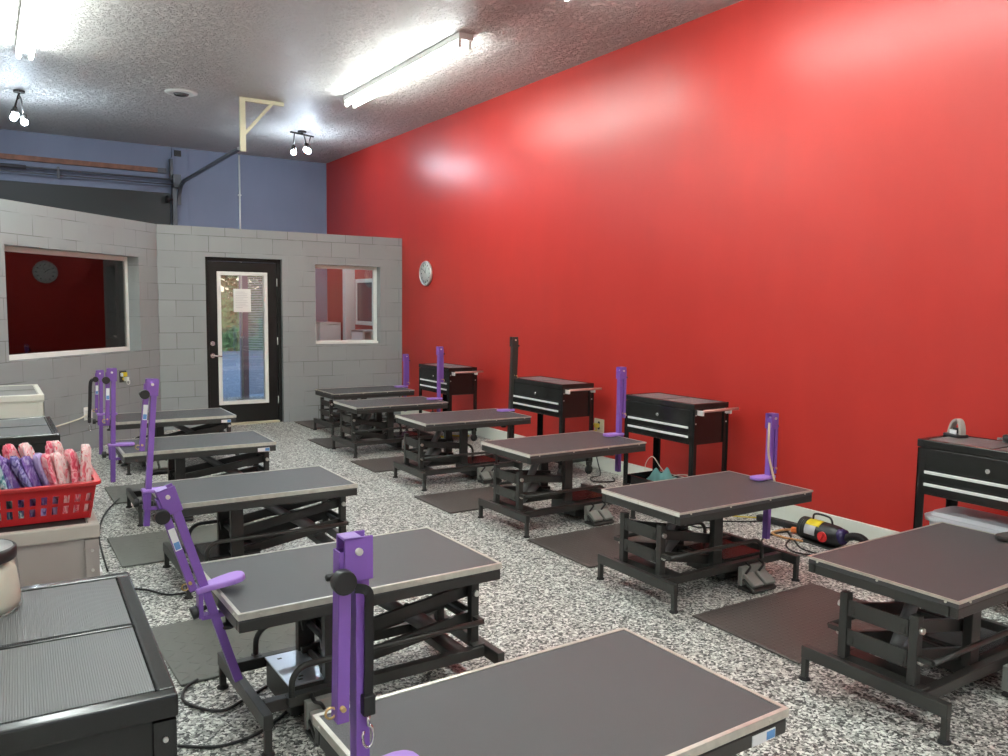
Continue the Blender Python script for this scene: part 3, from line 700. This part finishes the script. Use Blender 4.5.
# ------------------------------------------------------------------ rubber mats
def rubber_mat(x0, y0, y1, label, mat, rz=0, ln=.94):
    o = MB().bb((0, -(y1-y0)/2, 0), (ln, (y1-y0)/2, .011)).build('floor_mat', mat, loc=(x0, (y0+y1)/2, 0.0005), rotz=rz, bevel=.006)
    return tag(o, label, 'floor mat', 'black rubber floor mats')
rubber_mat(3.03, 2.26, 2.92, 'brownish black diamond tread mat, largest on the right aisle side', M_MATFINE, 0, .97)
rubber_mat(3.057, 3.80, 4.48, 'black floor mat in front of the table near the handheld dryer', M_MATFINE)
rubber_mat(2.945, 5.365, 5.985, 'black floor mat between the black arm table and the one nearer', M_MATFINE)
rubber_mat(3.06, 7.05, 7.66, 'small looking black mat between two far tables by the red wall', M_MATFINE)
rubber_mat(3.125, 8.47, 9.13, 'black floor mat second from the block wall', M_MATFINE)
rubber_mat(3.44, 9.90, 10.58, 'black floor mat against the foot of the block wall', M_MATFINE)
rubber_mat(.62, 3.46, 4.16, 'grey black bold tread mat under the leaning purple arm', M_MATBIG, .03, .98)
rubber_mat(.64, 5.23, 5.92, 'black tread mat on the floor right of the warm grey cart', M_MATBIG, .0, .96)
rubber_mat(.81, 6.93, 7.58, 'black floor mat below the second purple arm of the left row', M_MATBIG, 0, .9)

# ------------------------------------------------------------------ tool carts
def cart(x, y, rz, label, mats, ln=.78, handle=True, H=.87, group='black rolling tool carts', front=True, pullout=True):
    """front is local -x, long axis local y, depth .44"""
    body, lidm, rib = mats; d, h = .183, ln/2
    t = thing('tool_cart', label, 'tool cart', (x, y, 0), rz, group)
    # chest
    c = MB().bb((-d+.012, -h+.012, H-.315), (d-.012, h-.012, H-.03)); c.build('chest', body, t, bevel=.006)
    # rim round the lid
    r = MB()
    z0, z1 = H-.045, H
    k = .028
    for a, b in (((-d-.004, -h-.004), (d+.004, -h+k)), ((-d-.004, h-k), (d+.004, h+.004)), ((-d-.004, -h+k), (-d+k, h-k)), ((d-k, -h+k), (d+.004, h-k))): r.bb((*a, z0), (*b, z1))
    r.build('top_rim', lidm, t, bevel=.005)
    for s in (-1, 1):
        y0, y1 = (-h+k, -.006) if s < 0 else (.006, h-k)
        l = MB().bb((-d+k, y0, H-.03), (d-k, y1, H-.006)).build('lid', lidm, t, bevel=.004)
        MB().bb((-d+k+.004, y0+.008, H-.007), (d-k-.004, y1-.008, H-.0025)).build('lid_liner', rib, l)
    # front
    bt = MB()
    f = MB().bb((-d+.002, -h+.045, H-.165), (-d+.013, h-.045, H-.05)).build('front_panel', body, t, bevel=.003)
    MB().cyl((-d+.003, 0, H-.12), (-d-.008, 0, H-.12), .012, 14).build('lock', M_CHROME, f)
    for z in (H-.235, H-.305):
        dr = MB().bb((-d-.002, -h+.045, z), (-d+.013, h-.045, z+.062)).build('drawer', body, t, bevel=.003)
        MB().bb((-d-.012, -h+.05, z+.044), (-d-.0025, h-.05, z+.061)).build('drawer_handle', M_SILVER, dr, bevel=.002)
    # corner legs, tray, casters
    for sx in (-1, 1):
        for sy in (-1, 1):
            px, py = sx*(d-.02), sy*(h-.02)
            g = MB().bb((px-.02, py-.003+sy*.017, .12), (px+.02, py+.003+sy*.017, H-.05)).bb((px-.003+sx*.017, py-.03, .12), (px+.003+sx*.017, py+.02, H-.05))
            lg = g.build('leg', body, t)
            for z in (H-.085, H-.15): MB().cyl((px, py+sy*.02, z), (px, py+sy*.025, z), .005, 8).build('bolt', M_BOLT, lg)
            ca = MB().bb((px-.018, py-.024, .085), (px+.018, py+.024, .122)).bb((px-.014, py-.02, .03), (px+.014, py-.014, .09)).bb((px-.014, py+.014, .03), (px+.014, py+.02, .09)).build('caster', M_DKMET, t)
            MB().lathe([(.001, -.012), (.036, -.012), (.042, -.007), (.042, .007), (.036, .012), (.001, .012)], (px, py, .042), 18, 'y').build('wheel', M_RUBBER, ca)
    tr = MB().bb((-d+.02, -h+.02, .125), (d-.02, h-.02, .135)).bb((-d+.02, -h+.02, .135), (-d+.028, h-.02, .20)).bb((d-.028, -h+.02, .135), (d-.02, h-.02, .20)).bb((-d+.028, -h+.02, .135), (d-.028, -h+.028, .20)).bb((-d+.028, h-.028, .135), (d-.028, h-.02, .20))
    tr.build('bottom_tray', body, t)
    if handle:
        hb = MB().cyl((-d+.05, -h-.05, H-.05), (d+.055, -h-.05, H-.05), .011, 12)
        ho = hb.build('push_handle', plain('dull red brown handle', (.55, .28, .24), .4, .3), t)
        MB().bb((-d+.035, -h-.058, H-.085), (-d+.05, -h+.01, H-.048)).bb((d-.035, -h-.058, H-.085), (d-.02, -h+.01, H-.048)).build('handle_bracket', M_SILVER, ho, bevel=.003)
    return t
BLK = (M_CART, M_CART, M_RIB)
cart(4.630, 2.205, 0, 'black tool cart holding a grey handheld gadget, at the right edge', BLK, .78)
cart(4.645, 4.735, 0, 'black tool cart with teal cloth in its bottom tray', BLK, .78)
cart(4.645, 6.43, 0, 'black tool cart beside the tall black grooming arm', BLK, .86)
cart(4.625, 8.51, 0, 'black tool cart furthest along the red wall, by the clock', BLK, .76)
cart(0.105, 1.96, PI-.03, 'black tool cart with ribbed lids in the near left corner', BLK, .79, False)
cart(0.110, 3.25, PI-.02, 'warm grey tool cart under the red basket', (M_CREAM, M_CREAMLID, M_RUBBER), .78, False, .885)
cart(0.140, 5.40, PI, 'black tool cart behind the red basket', BLK, .80, False, .87)
cart(0.140, 6.70, PI, 'off white tool cart near the angled block wall', (M_WHCART, M_WHCART, plain('recess shade grey', (.2, .2, .19), .5)), .78, False, .955)  # grey liner puts the shade of the recessed lid panels into colour

# gadgets on the carts
t = thing('clipper_holder', 'grey arched gadget with black base on the right edge cart', 'gadget', (4.715, 2.53, .868), -.35); t.scale = (.85,)*3
arch = [(-.0, -.055+.0, .02)]
ar = MB(); path = smooth_path([(0, -.055, .018), (.004, -.048, .06), (.012, -.022, .105), (.016, .012, .112), (.014, .042, .085), (.004, .055, .018)], 5)
for i in range(len(path)-1): ar.bar(path[i], path[i+1]+(path[i+1]-path[i]).normalized()*.004, .02, .045, (1, 0, 0))
ar.build('arch', M_DEVGREY, t, bevel=.004)
MB().bb((-.045, -.068, 0), (.045, .07, .022)).build('base', M_KNOB, t, bevel=.007)
MB().bb((-.032, -.032, .0225), (-.024, .022, .05)).build('display', plain('pale display', (.8, .82, .85), .3), t)
MB().bb((.0, -.03, .024), (.03, .035, .06)).build('cradle', M_KNOB, t, bevel=.006)
t = thing('clipper', 'small black clipper lying on the right edge cart top', 'clipper', (4.735, 2.20, .869), .4)
MB().lathe([(.001, -.08), (.018, -.078), (.024, -.05), (.022, .03), (.026, .06), (.02, .075), (.001, .078)], (0, 0, .027), 14, 'y').build('body', M_KNOB, t); MB().bb((-.02, .072, .02), (.02, .10, .034)).build('blade', M_CHROME, t)
# frosted tote lid in the tray
t = thing('storage_tote', 'frosted plastic tote in the tray of the right edge cart', 'tote', (4.63, 2.25, .136))
def rrect(hx, hy, r, n=5):
    out = []
    for cx, cy, a0 in ((hx-r, hy-r, 0), (-hx+r, hy-r, PI/2), (-hx+r, -hy+r, PI), (hx-r, -hy+r, 1.5*PI)):
        for i in range(n+1): q = a0+PI/2*i/n; out.append((cx+r*math.cos(q), cy+r*math.sin(q)))
    return out
def loft(rings, cap0=True, cap1=True):
    m = MB(); n = len(rings[0][0]); vs = []
    for poly, z in rings: vs += [(x, y, z) for x, y in poly]
    fs = [(i*n+k, i*n+(k+1) % n, (i+1)*n+(k+1) % n, (i+1)*n+k) for i in range(len(rings)-1) for k in range(n)]
    m.add(vs, fs, False)
    if cap0: m.f.append(tuple(range(n-1, -1, -1))); m.sm.append(False)
    if cap1: m.f.append(tuple((len(rings)-1)*n+k for k in range(n))); m.sm.append(False)
    return m
loft([(rrect(.125, .27, .04), 0), (rrect(.142, .30, .05), .27)]).build('tub', M_TOTE, t)
loft([(rrect(.160, .318, .06), .272), (rrect(.163, .322, .06), .30), (rrect(.138, .295, .05), .302), (rrect(.128, .285, .05), .322)]).build('lid', M_TOTE, t)
# teal cloth and white wire in the tray of the second cart
def cloth_lump(seed, hx, hy, hz, nx=22, ny=18):
    rnd = random.Random(seed); ph = [rnd.uniform(0, 6) for _ in range(6)]; m = MB(); vs = []
    for j in range(ny+1):
        for i in range(nx+1):
            a, b = i/nx*2-1, j/ny*2-1; r = max(0, 1-(a*a*.8+b*b*.8)**1.2)
            z = hz*r*(.6+.25*math.sin(a*5+ph[0]+b*3)+.2*math.sin(b*8+ph[1]-a*4))+.006*(1+math.sin(a*9+ph[2])*math.sin(b*7+ph[3]))
            vs.append((a*hx*(1+.12*math.sin(b*4+ph[4])), b*hy*(1+.15*math.sin(a*5+ph[5])), max(.002, z)))
    top = len(vs); vs += [(x, y, 0) for x, y, z in vs]
    W = nx+1; fs = [(j*W+i, j*W+i+1, (j+1)*W+i+1, (j+1)*W+i) for j in range(ny) for i in range(nx)]
    fs += [tuple(top+q for q in reversed(f)) for f in fs]
    per = [i for i in range(nx)]+[j*W+nx for j in range(ny)]+[ny*W+i for i in range(nx, 0, -1)]+[j*W for j in range(ny, 0, -1)]
    fs += [(per[(k+1) % len(per)], per[k], top+per[k], top+per[(k+1) % len(per)]) for k in range(len(per))]
    return m.add(vs, fs, True)
tag(cloth_lump(11, .115, .16, .16).build('cloth', M_TEAL, loc=(4.645, 4.83, .136)), 'crumpled teal cloth lying in the tray of a black cart', 'cloth')
tag(MB().tube(smooth_path([(0, .28, .0), (.01, .27, .12), (0, .18, .19), (-.02, .06, .12), (0, -.02, .06), (.01, -.12, .09), (.02, -.22, .10), (.05, -.25, .06), (.03, -.15, .03)], 6), .004, 6).build('wire', M_WIREW, loc=(4.68, 4.83, .155)), 'thin white wire looped around the teal cloth', 'wire')
t = thing('spray_bottle', 'small cream bottle lying in the tray beside the black arm', 'bottle', (4.60, 6.45, .136), .5)
MB().lathe([(.001, -.10), (.038, -.098), (.042, -.08), (.042, .03), (.02, .06), (.018, .08), (.001, .08)], (0, 0, .043), 16, 'y').build('body', M_OUTLET, t)
MB().lathe([(.001, .08), (.022, .08), (.02, .11), (.001, .112)], (0, 0, .043), 14, 'y').build('cap', M_WHITE, t)
t2 = thing('coiled_cable', 'dark coiled cable in the tray beside the black arm', 'cable', (4.63, 6.22, .138))
MB().tube([(.08*math.cos(q), .08*math.sin(q), .01+.02*q/12) for q in [i*.35 for i in range(40)]], .008, 6).build('coil', M_WIREB, t2)
for i, (yy, lab) in enumerate([(8.62, 'leftmost of three white tape rolls on the far cart tray'), (8.50, 'middle of three white tape rolls on the far cart tray'), (8.38, 'rightmost of three white tape rolls on the far cart tray')]):
    t = thing('tape_roll', lab, 'tape roll', (4.52, yy, .136), 0, 'white tape rolls on the far tray')
    MB().lathe([(.026, -.022), (.055, -.022), (.058, -.018), (.058, .018), (.055, .022), (.026, .022), (.026, -.022)], (0, 0, .058), 24, 'x').build('roll', M_WHITE, t)
    MB().lathe([(.020, -.021), (.0258, -.021), (.0258, .021), (.020, .021), (.020, -.021)], (0, 0, .058), 20, 'x').build('core', M_KNOB, t)

# jar of wipes on the near left cart
t = thing('wipes_jar', 'clear jar of cream wipes with black lid on near left cart', 'jar', (-.04, 2.225, .868))
MB().lathe([(.001, 0), (.088, 0), (.094, .008), (.086, .118), (.078, .128)], n=32).build('jar_wall', M_CLEAR, t)
MB().lathe([(.001, .003), (.083, .004), (.090, .02), (.088, .05), (.083, .095), (.065, .112), (.03, .104), (.001, .107)], n=28).build('wipes', M_WIPE, t)
lo = MB().lathe([(.083, .122), (.086, .125), (.086, .148), (.080, .152)], n=32).build('lid_rim', M_KNOB, t)
MB().lathe([(.001, .1495), (.079, .1495), (.079, .1512), (.001, .1515)], n=32).build('lid_top', plain('grey lid top', (.25, .26, .26), .4), t)

# red basket full of folded bandanas on the warm grey cart
BX, BY, BZ = .045, 3.075, .888
t = thing('basket', 'red plastic basket of folded bandanas on the warm grey cart', 'basket', (BX, BY, BZ))
bw, bd, bh = .245, .155, .115
def slotted(xa, xb, y, sgn, n, wall='y'):
    """one perforated wall as a grid of bars; tapers outwards to the top"""
    m = MB(); ins = .02
    def P(u, z, o=0):
        k = 1-ins*(1-z/bh)/max(bw, bd)
        off = (y+sgn*(-ins*(1-z/bh)))+sgn*o
        return (u*k, off, z) if wall == 'y' else (off, u*k, z)
    def quadbox(u0, u1, z0, z1):
        vs = [P(u0, z0), P(u1, z0), P(u1, z1), P(u0, z1), P(u0, z0, -.004), P(u1, z0, -.004), P(u1, z1, -.004), P(u0, z1, -.004)]
        m.add(vs, [(0, 1, 2, 3), (7, 6, 5, 4), (0, 4, 5, 1), (1, 5, 6, 2), (2, 6, 7, 3), (3, 7, 4, 0)])
    for z0, z1 in ((0, .022), (.048, .058), (.084, bh)): quadbox(xa, xb, z0, z1)
    st = (xb-xa)/n
    for i in range(n+1):
        u = xa+i*st
        for z0, z1 in ((.022, .048), (.058, .084)): quadbox(max(xa, u-.008), min(xb, u+.008), z0, z1)
    return m
wm = MB()
for m in (slotted(-bw, bw, -bd, -1, 15), slotted(-bw, bw, bd, 1, 15), slotted(-bd, bd, bw, 1, 9, 'x'), slotted(-bd, bd, -bw, -1, 9, 'x')): wm.add(m.v, m.f)
wm.bb((-bw+.02, -bd+.02, 0), (bw-.02, bd-.02, .005)); wm.build('basket_wall', M_REDPL, t)
rm = MB(); ro = rrect(bw+.016, bd+.016, .035); ri = rrect(bw-.004, bd-.004, .03); n = len(ro)
for z0, z1 in ((bh-.004, bh+.008),):
    vs = [(x, y, z0) for x, y in ro]+[(x, y, z1) for x, y in ro]+[(x, y, z0) for x, y in ri]+[(x, y, z1) for x, y in ri]
    fs = []
    for i in range(n):
        j = (i+1) % n
        fs += [(i, j, n+j, n+i), (n+i, n+j, 3*n+j, 3*n+i), (2*n+j, 2*n+i, 3*n+i, 3*n+j), (j, i, 2*n+i, 2*n+j)]
    rm.add(vs, fs)
rm.build('basket_rim', M_REDPL, t, bevel=.002)
def bandana(x, y, hgt, wid, lean, yaw, seed, mat, label):
    """folded cloth standing on edge: a soft fan with creases, closed solid"""
    rnd = random.Random(seed); nz, nx = 14, 12; front = []; back = []; ph = rnd.uniform(0, 6)
    for j in range(nz+1):
        f = j/nz; z = f*hgt; w = wid*(1.15-.6*f); th = (.0062+.0016*math.sin(f*7+ph))*(1+.5*f)*(1 if f < .92 else max(.3, (1-f)/.08))
        for i in range(nx+1):
            a = i/nx*2-1; edge = math.sqrt(max(.02, 1-abs(a)**3)); cr = .006*math.sin(a*7+f*3+ph)+.004*math.sin(a*15-f*6+ph)
            zz = z*(1-.06*a*a*f)
            xx = a*w/2
            front.append((xx, -th*edge+cr, zz)); back.append((xx, th*edge+cr, zz))
    W = nx+1; m = MB(); o = len(front)
    fs = [(j*W+i, j*W+i+1, (j+1)*W+i+1, (j+1)*W+i) for j in range(nz) for i in range(nx)]
    fb = [tuple(o+q for q in reversed(f)) for f in fs]
    per = [i for i in range(nx)]+[j*W+nx for j in range(nz)]+[nz*W+i for i in range(nx, 0, -1)]+[j*W for j in range(nz, 0, -1)]
    sd = [(per[(k+1) % len(per)], per[k], o+per[k], o+per[(k+1) % len(per)]) for k in range(len(per))]
    m.add(front+back, fs+fb+sd, True)
    m.xf(Matrix.Rotation(yaw, 4, 'Z')); m.v = [Vector((v.x+lean*v.z+.012*math.sin(v.z*14+ph)*v.z/.2, v.y, v.z)) for v in m.v]
    return tag(m.build('bandana', mat, loc=(BX+x, BY+y, BZ+.007)), label, 'bandana', 'folded bandanas in the red basket')
NAVY = tiedye_mat('navy teal dye', [(.01, .02, .10), (.02, .10, .22), (.25, .42, .50), (.01, .02, .08)])
TEALD = tiedye_mat('teal white dye', [(.02, .08, .12), (.08, .30, .32), (.60, .72, .72), (.03, .10, .20)])
INDI = tiedye_mat('indigo dye', [(.02, .01, .08), (.10, .07, .28), (.35, .33, .58), (.03, .02, .12)])
LAVD = tiedye_mat('lavender dye', [(.30, .20, .48), (.50, .42, .68), (.36, .24, .55)])
VIOL = tiedye_mat('violet dye', [(.05, .02, .14), (.20, .10, .36), (.45, .38, .60)])
PINK = tiedye_mat('pink red dye', [(.45, .02, .05), (.70, .10, .16), (.85, .50, .52), (.55, .03, .07)])
CORAL = tiedye_mat('coral white dye', [(.70, .10, .14), (.85, .55, .55), (.80, .70, .68), (.60, .05, .08)])
names = [('leftmost navy', NAVY, .175), ('deep teal', TEALD, .18), ('dark blue', NAVY, .18), ('teal and white', TEALD, .185), ('pale aqua', TEALD, .185), ('navy streaked', NAVY, .19), ('ice blue', TEALD, .195), ('tallest dark indigo', INDI, .22), ('violet speckled', VIOL, .205),
         ('indigo streaked', INDI, .205), ('violet and white', VIOL, .20), ('plain lavender', LAVD, .205), ('pink red', PINK, .205), ('salmon streaked', CORAL, .205), ('red streaked', PINK, .21), ('rightmost coral and white', CORAL, .225)]
for i, (nm, m, h) in enumerate(names):
    x = -.085+i*.0198
    bandana(x+.012, -.06+.012*math.sin(i*1.9), h, .105, -.46+.46*max(0, (x-.08))/.13+(.08*math.sin(i*3.1) if i < 13 else -.05), 1.28+.14*math.sin(i*2.3), i, m, nm+' tie dye bandana in the front row of the red basket')
specs2 = [(-.15, .19, NAVY, 'navy'), (-.09, .20, TEALD, 'teal'), (-.03, .20, NAVY, 'ink blue'), (.01, .21, CORAL, 'pale coral'), (.06, .225, PINK, 'rose red'), (.10, .225, CORAL, 'salmon'), (.14, .225, PINK, 'red'), (.175, .225, CORAL, 'coral')]
for i, (x, h, m, nm) in enumerate(specs2):
    bandana(x, .06, h, .10, -.25+.25*max(0, x)*4, 1.2, 40+i, m, nm+' tie dye bandana in the back row of the red basket')

# ------------------------------------------------------------------ wall fittings
t = thing('wall_clock', 'round silver wall clock on the red wall near the block wall', 'clock', (XW, 9.86, 2.0))
MB().lathe([(.15, 0), (.165, -.012), (.168, -.03), (.158, -.046), (.146, -.046), (.142, -.034)], (-.001, 0, 0), 36, 'x').build('clock_rim', plain('silver clock rim', (.62, .62, .6), .3, .5), t)
MB().lathe([(.001, -.030), (.147, -.030), (.147, -.026), (.001, -.026)], n=32, axis='x').build('clock_face', plain('clock face', (.9, .9, .87), .5), t)
tk = MB()
for i in range(12):
    q = i*PI/6; tk.box((-.0315, .118*math.sin(q), .118*math.cos(q)), (.001, .012, .026), Matrix.Rotation(-q, 3, 'X'))
tk.build('hour_mark', M_KNOB, t)
hd = MB(); hd.bar((-.034, 0, 0), (-.034, .05, .05), .002, .008, (0, -1, 1)).bar((-.036, 0, 0), (-.036, -.03, .09), .002, .006, (0, 1, 0)); hd.build('clock_hand', M_KNOB, t)
MB().lathe([(.001, -.052), (.08, -.050), (.13, -.042), (.146, -.036)], n=32, axis='x').build('clock_glass', M_CLEAR, t)

def outlet(label, loc, rz, plate, w=.075, h=.12, plug=None, group='wall outlets'):
    t = thing('wall_outlet', label, 'outlet', loc, rz, group)     # faces local -y
    MB().bb((-w/2, -.007, -h/2), (w/2, -.0005, h/2)).build('plate', plate, t, bevel=.003)
    s = MB()
    for z in (-.025, .025): s.cyl((0, -.007, z), (0, -.009, z), .016, 14)
    s.build('socket', M_KNOB if plate is not M_KNOB else M_YEL, t)
    return t
outlet('cream outlet plate with a yellow plug on the red wall', (XW, 6.17, .43), -PI/2, M_OUTLET, .15, .13)
t = thing('yellow_plug', 'yellow cable plugged into the outlet on the red wall', 'plug', (XW-.0055, 6.18, .43))
MB().bb((-.04, -.02, -.02), (-.001, .02, .02)).tube(smooth_path([(-.04, 0, 0), (-.07, .02, .03), (-.07, .04, 0), (-.055, .03, -.05), (-.06, -.04, -.04), (-.06, -.02, .03)]), .007, 6).build('plug_body', M_WIREY, t)
# outlets on the angled wall
def onwall(s, z): return (1.797+s*math.cos(AW), YP+.005+s*math.sin(AW), z)
t = outlet('black outlet with yellow and white plugs on the angled wall', onwall(-.715, .73), AW, M_KNOB, .12, .13)
q = thing('white_charger', 'white charger hanging from the black outlet on angled wall', 'charger', onwall(-.70, .71), AW)
MB().bb((-.012, -.05, -.035), (.035, -.010, .012)).build('charger_body', M_WHITE, q, bevel=.004)
MB().tube(smooth_path([(.01, -.03, -.035), (.02, -.035, -.07), (.05, -.04, -.065), (.06, -.035, -.03)]), .004, 6).build('charger_cord', M_WHITE, q)
q = thing('yellow_adapter', 'yellow adapter plugged into the black outlet', 'adapter', onwall(-.72, .755), AW)
MB().bb((-.035, -.045, -.025), (.03, -.010, .025)).build('adapter_body', M_YEL, q, bevel=.004); MB().bb((-.05, -.04, -.02), (-.036, -.012, .02)).build('adapter_side', M_WHITE, q, bevel=.003)
q = outlet('white low outlet box on the angled wall with white cable', onwall(-1.333, .385), AW, M_WHITE, .09, .14)
MB().bb((-.03, -.05, -.05), (.03, -.0075, .04)).build('box_cover', M_WHITE, q, bevel=.004)
tag(MB().tube(smooth_path([(.0, -.02, .0), (-.12, -.03, -.03), (-.45, -.03, -.06), (-.9, -.03, -.09), (-1.3, -.03, -.10)]), .008, 6).build('white_cable', M_WIREW, loc=onwall(-1.36, .38), rotz=AW), 'white cable running left from the low white outlet', 'cable')

# ------------------------------------------------------------------ handheld dryer and cables on the floor
t = thing('pet_dryer', 'black cylinder pet dryer with yellow label on floor by red wall', 'dryer', (4.75, 3.37, 0), -.05); t.scale = (.72,)*3
B = .115
MB().lathe([(.001, .27), (.07, .268), (.088, .25), (.10, .21), (.102, -.05), (.095, -.13), (.075, -.17), (.055, -.19), (.001, -.19)], (0, 0, B), 28, 'y').build('body', M_KNOB, t)
rg = MB()
for y in (.262, .242, .222, .202): rg.lathe([(.086 if y > .25 else .100, -.006), (.106, -.004), (.106, .004), (.1, .006)], (0, y, B), 28, 'y')
rg.build('intake_ring', M_STEEL, t)
def wrap(y0, y1, a0, a1, r, n=12):
    m = MB(); vs = []
    for i in range(n+1):
        q = a0+(a1-a0)*i/n
        for y in (y0, y1):
            for rr in (r, r+.0012): vs.append((-rr*math.cos(q), y, B+rr*math.sin(q)))
    fs = []
    for i in range(n):
        a = i*4; b = a+4
        fs += [(a+1, b+1, b+3, a+3), (a, a+2, b+2, b), (a, b, b+1, a+1), (a+2, a+3, b+3, b+2)]
    fs += [(0, 1, 3, 2), (n*4, n*4+2, n*4+3, n*4+1)]
    return m.add(vs, fs, True)
wrap(.03, .18, .65, 1.75, .1028).build('yellow_label', M_YEL, t); wrap(.06, .18, -.25, .64, .1028).build('silver_label', M_SILLAB, t)
MB().cyl((-.085, -.03, B-.01), (-.112, -.03, B-.01), .048, 20).box((-.118, -.03, B-.01), (.014, .018, .075), Matrix.Rotation(.5, 3, 'X')).build('switch_plate', M_REDSW, t)
MB().tube(smooth_path([(0, .16, B+.10), (0, .15, B+.15), (0, .08, B+.165), (0, -.03, B+.155), (0, -.06, B+.10)]), .010, 8).build('carry_handle', M_KNOB, t)
MB().lathe([(.001, -.215), (.05, -.215), (.072, -.195), (.078, -.15), (.07, -.14)], (0, 0, B+.012), 24, 'y').build('nozzle_ring', plain('purple black ring', (.03, .02, .09), .25), t)
hs = smooth_path([(0, -.205, B+.01), (.0, -.28, B+.045), (.0, -.37, B+.05), (-.02, -.44, B+.01), (-.05, -.47, .04)], 7)
hz = MB().tube(hs, .032, 12)
hz.build('hose', M_RUBBER, t)
hr = MB()
for i in range(1, len(hs)-1, 1):
    d = (hs[i+1]-hs[i-1]).normalized(); hr.cyl(hs[i]-d*.004, hs[i]+d*.004, .0355, 12)
hr.build('hose_rib', M_KNOB, t)
MB().bb((-.10, -.16, 0), (.10, .22, .014)).bb((-.02, .12, .013), (.02, .16, .03)).bb((-.02, -.12, .013), (.02, -.08, .04)).build('stand', M_STEEL, t, bevel=.004)
t = thing('power_strip', 'dark power strip lying along the baseboard left of the dryer', 'power strip', (4.90, 3.86, 0.0), .08)
MB().bb((-.03, -.20, 0), (.03, .20, .042)).build('housing', M_KNOB, t, bevel=.006)
s = MB()
for y in (-.14, -.07, 0, .07, .14): s.bb((-.016, y-.02, .0422), (.016, y+.02, .0445))
s.build('socket', M_DKMET, t)
t = thing('orange_plug', 'orange plug on the end of a cord by the power strip', 'plug', (4.80, 3.66, .012), .5)
MB().bb((-.02, -.055, 0), (.02, .03, .036)).build('plug_body', M_ORANGE, t, bevel=.008); MB().tube(smooth_path([(0, .03, .018), (-.03, .1, .008), (-.10, .14, .0), (-.16, .06, -.002), (-.19, -.08, -.002)]), .008, 8).build('plug_cord', plain('tan cord', (.5, .25, .1), .6), t)
def cable(pts, label, mat=M_WIREB, r=.006):
    x, y = pts[0][0], pts[0][1]
    P = [(a-x, b-y, (c if len(q) == 0 else q[0])) for (a, b, *q), c in zip(pts, [0]*len(pts))]
    P = [(a, b, z+r+.001) for a, b, z in P]
    return tag(MB().tube(smooth_path(P, 7), r, 6).build('extension_cable', mat, loc=(x, y, 0)), label, 'cable', 'cables lying on the floor')
cable([(.53, 2.98), (.66, 2.90), (.82, 2.93), (1.0, 3.1), (.98, 3.28), (.85, 3.22), (.72, 3.16), (.62, 3.30), (.64, 3.42), (.70, 3.46, .011)], 'black cord looping on the floor beside the near left cart')
cable([(.42, 4.9), (.67, 4.78), (.80, 4.60), (.98, 4.62), (1.06, 4.78)], 'black cord trailing from under the table with the tall arm')
cable([(.56, 5.2), (.60, 6.0), (.70, 6.6), (.86, 7.05, .012)], 'black cord running along the left row beside the mats')
cable([(4.86, 4.0), (4.7, 4.08), (4.5, 4.22), (4.4, 4.35), (4.3, 4.15), (4.45, 4.02)], 'black cord looping in front of the baseboard behind a table')
cable([(4.85, 3.80), (4.70, 3.62), (4.50, 3.50), (4.42, 3.36), (4.50, 3.22), (4.62, 3.05)], 'black cord snaking from the power strip to the dryer')
cable([(4.80, 3.72), (4.58, 3.72), (4.40, 3.62), (4.30, 3.42), (4.32, 3.30)], 'black cord crossing the floor in front of the power strip')
cable([(4.66, 3.56), (4.52, 3.38), (4.55, 3.18), (4.60, 2.98)], 'short black cord lying beside the dryer stand')
cable([(4.95, 4.05), (4.80, 4.20), (4.72, 4.34), (4.88, 4.42)], 'yellow cord lying along the baseboard behind a table', M_WIREY, .005)
cable([(4.90, 8.45), (4.78, 8.50), (4.70, 8.58), (4.60, 8.50), (4.55, 8.62)], 'yellow cord on the floor under the far cart', M_WIREY, .012)
cable([(4.95, 6.15, .3), (4.90, 6.0, .1), (4.85, 5.9), (4.7, 5.85), (4.62, 5.70), (4.78, 5.62), (4.88, 5.75)], 'black cord hanging from the wall outlet to the floor')

# ------------------------------------------------------------------ camera, world, colour
f, pitch, roll, yaw = CAMP = (815.57, math.radians(5.1635), math.radians(.67451), math.radians(32.52387))
fw = Vector((math.sin(yaw)*math.cos(pitch), math.cos(yaw)*math.cos(pitch), -math.sin(pitch)))
rt = Vector((math.cos(yaw), -math.sin(yaw), 0)); upv = rt.cross(fw)
r2 = math.cos(roll)*rt+math.sin(roll)*upv; u2 = -math.sin(roll)*rt+math.cos(roll)*upv
cd = bpy.data.cameras.new('camera'); cam = bpy.data.objects.new('camera', cd); COL.objects.link(cam)
mw = Matrix((( r2.x, u2.x, -fw.x, 0), (r2.y, u2.y, -fw.y, 0), (r2.z, u2.z, -fw.z, 1.6), (0, 0, 0, 1)))
cam.matrix_world = mw
cd.sensor_fit = 'HORIZONTAL'; cd.sensor_width = 36; cd.lens = f/1008*36; cd.clip_start = .02; cd.clip_end = 200
SC.camera = cam
w = bpy.data.worlds.new('world'); SC.world = w; w.use_nodes = True
nt = w.node_tree; bg = nt.nodes['Background']
sky = nt.nodes.new('ShaderNodeTexSky'); sky.sky_type = 'NISHITA'; sky.sun_disc = False; sky.sun_elevation = math.radians(35); sky.sun_rotation = math.radians(200)
nt.links.new(sky.outputs[0], bg.inputs['Color']); bg.inputs['Strength'].default_value = .22
vs = SC.view_settings
SC.display_settings.display_device = 'sRGB'
vs.view_transform = 'Standard'; vs.look = 'None'; vs.gamma = 1; vs.use_curve_mapping = False
vs.exposure = 0.70
SC.cycles.use_denoising = True
SC.cycles.max_bounces = 8
